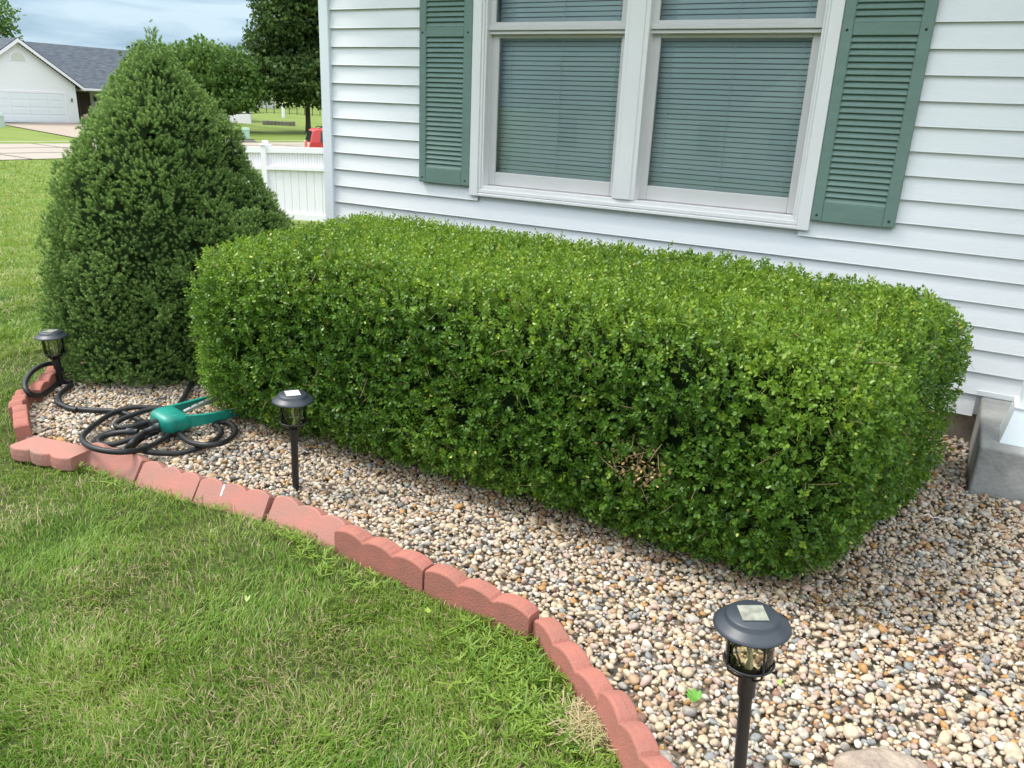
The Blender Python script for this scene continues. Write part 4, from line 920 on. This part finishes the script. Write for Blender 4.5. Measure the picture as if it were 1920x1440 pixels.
def tree(label, base, blobs, n, size, m, trunk_r, limbs, group='trees across the street'):
    t_ = empty('tree', tuple(base), 0, label, 'tree', group); off = np.array(base, float)
    Vs = []
    import itertools
    tot = sum(b_[1][0]*b_[1][1]*b_[1][2] for b_ in blobs)
    cv = []; cf = []; cc = []; o_ = 0
    for cen, rads in blobs:
        ob = foliage_blob(cen, rads, int(n*(rads[0]*rads[1]*rads[2])/tot), size, m, 'tmp', None, off)
        me = ob.data; nv = len(me.vertices); a = np.empty(nv*3, np.float32); me.vertices.foreach_get('co', a); cv.append(a.reshape(-1, 3)); f = np.empty(len(me.loops), np.int32); me.loops.foreach_get('vertex_index', f); cf.append(f.reshape(-1, 3)+o_); o_ += nv
        col = np.empty(nv*4, np.float32); me.attributes['c'].data.foreach_get('color', col); cc.append(col.reshape(-1, 4)[:, :3]); bpy.data.objects.remove(ob); bpy.data.meshes.remove(me)
    mesh_np('crown', np.concatenate(cv), np.concatenate(cf), m, t_, c=np.concatenate(cc))
    mb = MB(); top = max(c_[2] for c_, r_ in blobs)-off[2]; mb.tube([(0, 0, -.3), (0, 0, .15), (.02, 0, 1), (0, .05, top*.6), (0, 0, top)], [trunk_r*1.7, trunk_r*1.2, trunk_r, trunk_r*.7, .04], 12)
    for i in range(limbs):
        h0 = R.uniform(.28, .75)*top; cen, rads = blobs[i % len(blobs)]; e_ = np.array(cen)-off+R.normal(size=3)*np.array(rads)*.55; e_[2] = max(e_[2], h0*.9)
        mb.tube([(0, 0, h0), tuple(e_*.5+[0, 0, h0*.45]), tuple(e_)], [trunk_r*.4, trunk_r*.25, .02], 6)
    mb.build('trunk', M['bark'], t_); return t_
# round tree in front of the neighbour's roof
D = 74
c0 = dirp(385, 158, D); bs = (c0[0], c0[1], tz(c0[0], c0[1]))
bl = []
for (u, v_, r_, rz_) in ((330, 150, 2.6, 2.4), (375, 120, 2.6, 1.9), (420, 135, 3.0, 2.3), (450, 165, 2.6, 1.9), (400, 170, 3.4, 2.0), (345, 180, 3.0, 1.8), (262, 125, 1.5, 1.4), (300, 130, 2.2, 2.0), (430, 190, 2.2, 1.0)):
    p = dirp(u, v_, D+R.uniform(-1.5, 1.5)); bl.append((tuple(p), (r_, r_, rz_)))
tree('low round crowned ornamental tree just above and right of the spruce tip', bs, bl, 22000, .21, tm1, .16, 14)
# tall pin oak
D = 78; b_ = dirp(578, 243, D); bs = (b_[0], b_[1], tz(b_[0], b_[1])); bl = []
for (u, v_, r_, rz_) in ((560, -120, 3.0, 4.0), (575, -40, 4.6, 3.0), (530, 20, 3.0, 2.3), (600, 30, 4.6, 2.6), (510, 80, 2.6, 1.9), (570, 85, 4.4, 2.4), (520, 125, 3.0, 1.8), (590, 140, 4.8, 2.0), (540, 165, 3.2, 1.5), (610, 175, 3.6, 1.3), (660, 60, 4.2, 3.0), (670, 130, 4.2, 2.4), (500, 140, 1.8, 1.0)):
    p = dirp(u, v_, D+R.uniform(-2, 2)); bl.append((tuple(p), (r_, r_, rz_)))
tree('tall dark oak with a bare lower trunk beside the corner of the white house', bs, bl, 52000, .22, tm2, .22, 24)
D = 96; b_ = dirp(-45, 60, D); bs = (b_[0], b_[1], tz(b_[0], b_[1])); bl = []
for (u, v_, r_, rz_) in ((-62, 60, 4.0, 3.0), (-90, 20, 5, 4), (-18, 40, 1.7, 1.1), (-12, 58, 1.5, .7), (-70, 110, 4.5, 3)):
    p = dirp(u, v_, D); bl.append((tuple(p), (r_, r_, rz_)))
tree('tree whose tips show above the neighbour roof at the far left', bs, bl, 12000, .22, tm1, .2, 14)
# far houses and tree line seen through the gaps
D = 135
p0 = dirp(400, 190, D); fh = empty('distant_house', (p0[0], p0[1], tz(p0[0], p0[1])-.2), rad(45), 'pale distant house glimpsed between the round tree and the oak', 'house')
mb = MB(); mb.box(-7, 9, -4, 4, 0, 3.0); mb.prism([(-4.0, 3.0), (4.0, 3.0), (0, 5.4)], -7, 9, 'x'); mb.build('wall', mat('distant siding', (.60, .57, .54), .8), fh)
mb = MB(); mb.prism([(-4.6, 2.9), (-4.6, 3.0), (0, 5.7), (4.6, 3.0), (4.6, 2.9), (0, 5.5)], -7.4, 9.4, 'x'); mb.build('roof', mat('distant roof', (.26, .25, .25), .9), fh)
for xx in (-4, 1, 5): mb = MB(); mb.box(xx, xx+1.6, -4.04, -4.0, 1.0, 2.2); mb.build('window', mat('distant window', (.08, .09, .1), .3), fh)
for i_, (u, s_, lb) in enumerate(((330, 5.5, 'broad distant tree showing over the roof behind the round tree'), (520, 5.0, 'distant tree behind the black chain link fence'), (640, 6.5, 'distant tree hidden mostly behind the house corner'), (455, 4.0, 'small distant tree beside the pale distant house'))):
    D = 150+i_*6; p = dirp(u, 172, D); g_ = tz(p[0], p[1])
    tree(lb, (p[0], p[1], g_), [((p[0], p[1], g_+s_*.75), (s_, s_, s_*.62)), ((p[0]+2, p[1]+1, g_+s_*.95), (s_*.6, s_*.6, s_*.5))], 2600, .55, tm2, .25, 5, 'distant trees')
# black chain fence far behind
cf = empty('chain_link_fence', (-88, 70, tz(-88, 70)), 0, 'black chain link fence across the far lawn', 'fence'); co = Vector(cf.location)
A_, B_ = dirp(400, 190, 118), dirp(600, 205, 112)
n = 14; pts = [A_+(B_-A_)*i/n for i in range(n+1)]
mb = MB()
for a, b2 in zip(pts[:-1], pts[1:]):
    for hh in (.1, 1.25): mb.tube([Vector((a[0], a[1], tz(a[0], a[1])+hh))-co, Vector((b2[0], b2[1], tz(b2[0], b2[1])+hh))-co], .03, 4)
    for q_ in range(12):
        f_ = q_/12; a2 = a+(b2-a)*f_; b3 = a+(b2-a)*min(1, f_+.14); mb.tube([Vector((a2[0], a2[1], tz(a2[0], a2[1])+.1))-co, Vector((b3[0], b3[1], tz(b3[0], b3[1])+1.25))-co], .006, 3)
mb.build('mesh_panel', M['dark'], cf)
for a in pts: mb = MB(); g_ = tz(a[0], a[1]); mb.tube([Vector((a[0], a[1], g_-.1))-co, Vector((a[0], a[1], g_+1.35))-co], .045, 6); mb.build('fence_post', M['dark'], cf)
# far white gate panel
ga, gb_ = dirp(405, 228, 90), dirp(471, 236, 86); g_ = tz(gb_[0], gb_[1]); ln = math.hypot(*(gb_-ga)[:2]); an = math.atan2(gb_[1]-ga[1], gb_[0]-ga[0])
gt = empty('privacy_fence', (ga[0], ga[1], tz(ga[0], ga[1])), an, 'short solid white privacy fence run standing on the far lawn', 'fence')
mb = MB(); mb.box(0, ln, -.03, .03, .05, 1.55); 
for i in range(int(ln/.2)): mb.box(i*.2+.19, i*.2+.2, -.036, .036, .05, 1.55)
mb.build('fence_panel', M['fence'], gt)
for x in (0, ln*.52, ln): mb = MB(); mb.box(x-.07, x+.07, -.07, .07, 0, 1.7, .01); p_ = mb.build('fence_post', M['fence'], gt); mb = MB(); mb.lathe([(.1, 0), (.1, .04), (.001, .12)], 4, x, 0, 1.7); mb.build('post_cap', M['fence'], p_)
for z_ in (.35, 1.2): mb = MB(); mb.box(ln*.52+.1, ln*.52+.3, -.08, -.04, z_, z_+.08); mb.build('hinge', M['dark'], gt)
# side stub running back
# utility boxes
def pedestal(u, v_, d, hgt, lb, colr):
    p = dirp(u, v_, d); g_ = tz(p[0], p[1]); mb = MB(); mb.box(-.22, .22, -.2, .2, -.1, hgt*.8, .02); mb.add([(-.25, -.23, hgt*.8), (.25, -.23, hgt*.8), (.25, .23, hgt*.8), (-.25, .23, hgt*.8), (-.2, -.18, hgt), (.2, -.18, hgt), (.2, .18, hgt), (-.2, .18, hgt)], [(0, 1, 5, 4), (1, 2, 6, 5), (2, 3, 7, 6), (3, 0, 4, 7), (4, 5, 6, 7), (0, 1, 2, 3)])
    o = mb.build('utility_box', mat('utility box paint', colr, .6), loc=(p[0], p[1], g_), rot=(0, 0, rad(40))); tag(o, lb, 'utility box')
pedestal(462, 262, 60.5, .85, 'pale green utility box on the lawn beyond the road', (.42, .56, .47)); pedestal(3, 240, 72, .95, 'grey green utility box on the lawn left of the far driveway', (.45, .52, .48))
# storm drain
p = dirp(452, 268, 58); mb = MB(); mb.box(-1.1, 1.1, -.5, .5, -.02, .16, .02); dn_ = empty('storm_drain', (p[0]-.3, p[1], tz(p[0], p[1])), rad(80), 'dark storm drain inlet in the kerb across the road', 'storm drain'); mb.build('drain_slab', kerbm, dn_)
mb = MB(); mb.box(-.95, .95, -.58, .3, .15, .175); mb.build('drain_opening', M['dark'], dn_)
# stone retaining edging in far lawn
p = dirp(523, 232, 88); mb = MB()
for i in range(9): mb.box(-1.6+i*.36, -1.6+i*.36+.33, -.15, .15, -.1, .42+R.uniform(-.03, .03), .03)
o = mb.build('stone_edging', mat('grey stones', (.30, .27, .24), .9, var=.4, vscale=2), loc=(p[0], p[1], tz(p[0], p[1])), rot=(0, 0, rad(42))); tag(o, 'low grey stone wall standing in the far lawn left of the oak', 'stone wall')
p = dirp(531, 210, 104); mb = MB(); mb.box(-.15, .15, -.15, .15, -.1, 1.5, .03); mb.box(-.2, .2, -.2, .2, 1.5, 1.6, .03); o = mb.build('marker_post', M['fence'], loc=(p[0], p[1], tz(p[0], p[1]))); tag(o, 'thick white post on the far lawn in front of the chain link fence', 'post')
# planting bed by far garage
def shrub(p, r, lb, m, name='shrub', n=700):
    o = empty(name, (p[0], p[1], p[2]), 0, lb, 'shrub', 'small shrubs by the far porch'); foliage_blob((p[0], p[1], p[2]+r*.5), (r, r, r*.7), n, .12, m, 'leaves', o, np.array(p)); mb = MB(); mb.tube([(0, 0, 0), (0, 0, r*.6)], .03, 5); mb.build('stem', M['bark'], o)
for i_, (yy, lb) in enumerate(((44.7, 'low green shrub against the far garage corner'), (45.9, 'low green shrub in front of the far brown door'), (47.2, 'low green shrub in front of the far porch chairs'))): shrub((-67.4, yy, tz(-67.4, yy)-.05), .6, lb, tm1)
mb = MB()
for i in range(10): mb.box(-.2, .2, -2.2+i*.42, -2.2+i*.42+.38, -.1, .3+R.uniform(-.03, .03), .03)
o = mb.build('stone_border', mat('reddish border stones', (.33, .22, .18), .9, var=.3, vscale=2), loc=(-66.6, 46.2, tz(-66.6, 46.2))); tag(o, 'reddish stone border of the planting bed at the far garage corner', 'stone border')

# ================================================================ RED SUV
sv0 = dirp(574, 300, 37.5); sx, sy = sv0[0]-.2, sv0[1]
sx += .12; sy += .12
sv = empty('red_suv', (sx, sy, tz(sx, sy)), rad(50), 'red boxy car parked on the road behind the white fence', 'car')
redm = mat('red car paint', (.62, .045, .04), .25, spec=.6); gl = mat('dark car glass', (.02, .025, .03), .08)
mb = MB()
# side profile along x (rear at 0), width in y
sec = [(0.0, .35), (0.02, .95), (.10, 1.15), (.22, 1.62), (.40, 1.68), (2.6, 1.68), (3.05, 1.15), (4.0, 1.05), (4.2, .85), (4.2, .35)]
n = len(sec); vs = []
for s_, ins in ((-.86, 0), (.86, 0)):
    for x, z in sec: vs.append((x, s_*(1 if z < 1.1 else (.97 if z < 1.3 else .86)), z))
mb.add(vs, [tuple(range(n))[::-1], tuple(range(n, 2*n))]+[(i, (i+1) % n, n+(i+1) % n, n+i) for i in range(n)])
bd = mb.build('body', redm, sv); bd.modifiers.new('b', 'BEVEL').width = .05; bd.modifiers['b'].segments = 3
for s_ in (-1, 1):
    for (xa, xb) in ((.52, 1.25), (1.32, 2.1), (2.16, 2.75)):
        mb = MB(); yo = s_*.862; yt = s_*.765
        mb.add([(xa, yo, 1.14), (xb, yo, 1.14), (xb-(.18 if xb > 2.5 else 0), yt, 1.58), (xa+(.05 if xa < .6 else 0), yt, 1.58), (xa, yo-s_*.06, 1.14), (xb, yo-s_*.06, 1.14), (xb-.1, yt-s_*.06, 1.58), (xa, yt-s_*.06, 1.58)], [(0, 1, 2, 3), (4, 5, 6, 7), (0, 1, 5, 4), (1, 2, 6, 5), (2, 3, 7, 6), (3, 0, 4, 7)]); mb.build('side_window', gl, sv)
    mb = MB(); mb.box(-.01, .07, s_*.66, s_*.84, .85, 1.12, .02); mb.build('tail_light', mat('pale tail lamp', (.75, .6, .58), .2), sv)
    mb = MB(); mb.tube([(.5, s_*.68, 1.71), (.6, s_*.68, 1.76), (2.3, s_*.68, 1.76), (2.4, s_*.68, 1.70)], .022, 6); mb.build('roof_rail', M['black'], sv)
    mb = MB(); mb.box(2.5, 2.75, s_*.87, s_*1.02, 1.1, 1.25, .03); mb.build('wing_mirror', redm, sv)
    for x in (.85, 3.35):
        mb = MB(); mb.lathe([(.20, -.10), (.34, -.10), (.36, -.07), (.36, .07), (.34, .10), (.20, .10)], 24); wl = mb.build('wheel', M['black'], sv, loc=(x, s_*.76, .36), rot=(rad(90), 0, 0))
        mb = MB(); mb.lathe([(.001, .09), (.18, .10), (.2, .07)], 16); mb.lathe([(.001, -.09), (.18, -.10), (.2, -.07)], 16); mb.build('rim', M['alu'], wl)
mb = MB(); mb.add([(.045, -.70, 1.18), (.045, .70, 1.18), (.20, .64, 1.58), (.20, -.64, 1.58), (.09, -.70, 1.18), (.09, .70, 1.18), (.24, .64, 1.58), (.24, -.64, 1.58)], [(0, 1, 2, 3), (4, 5, 6, 7), (0, 1, 5, 4), (1, 2, 6, 5), (2, 3, 7, 6), (3, 0, 4, 7)]); mb.build('rear_window', gl, sv)
mb = MB(); mb.box(-.05, .06, -.84, .84, .35, .62, .03); mb.build('rear_bumper', M['black'], sv)

# ================================================================ ACROSS THE STREET BEHIND THE VIEWER (seen mirrored in the window panes)
oh = empty('opposite_house', (-14, -34, -1.5), 0, 'white gabled house mirrored in the right window pane', 'house')
mb = MB(); mb.box(-9, 9, -8, 0, 0, 3.2); mb.prism([(3, 3.2), (9, 3.2), (6, 5.8)], .0, .3, 'y'); mb.build('wall', wm, oh)
mb = MB(); mb.prism([(-8.6, 3.1), (.6, 3.1), (-4, 6.0)], -9.4, 9.4, 'x'); mb.build('roof', rf, oh)
for xx in (-7, -3.5, 1, 4.6, 6.6): mb = MB(); mb.box(xx, xx+1.1, .31, .36, 1.0, 2.6); mb.build('window', mat('opposite window', (.06, .07, .08), .2), oh)
for i_, (x, y, s_, lb) in enumerate(((-30, -26, 4.2, 'tree mirrored in the left window pane'), (-3, -30, 3.6, 'tree mirrored in the right window pane'), (-46, -30, 5, 'tree mirrored at the left edge of the left window pane'))):
    g_ = tz(x, y); tree(lb, (x, y, g_), [((x, y, g_+s_*1.1), (s_, s_, s_*.8)), ((x+1, y, g_+s_*1.7), (s_*.6, s_*.6, s_*.6))], 5000, .4, tm2, .25, 5, 'trees behind the viewer')
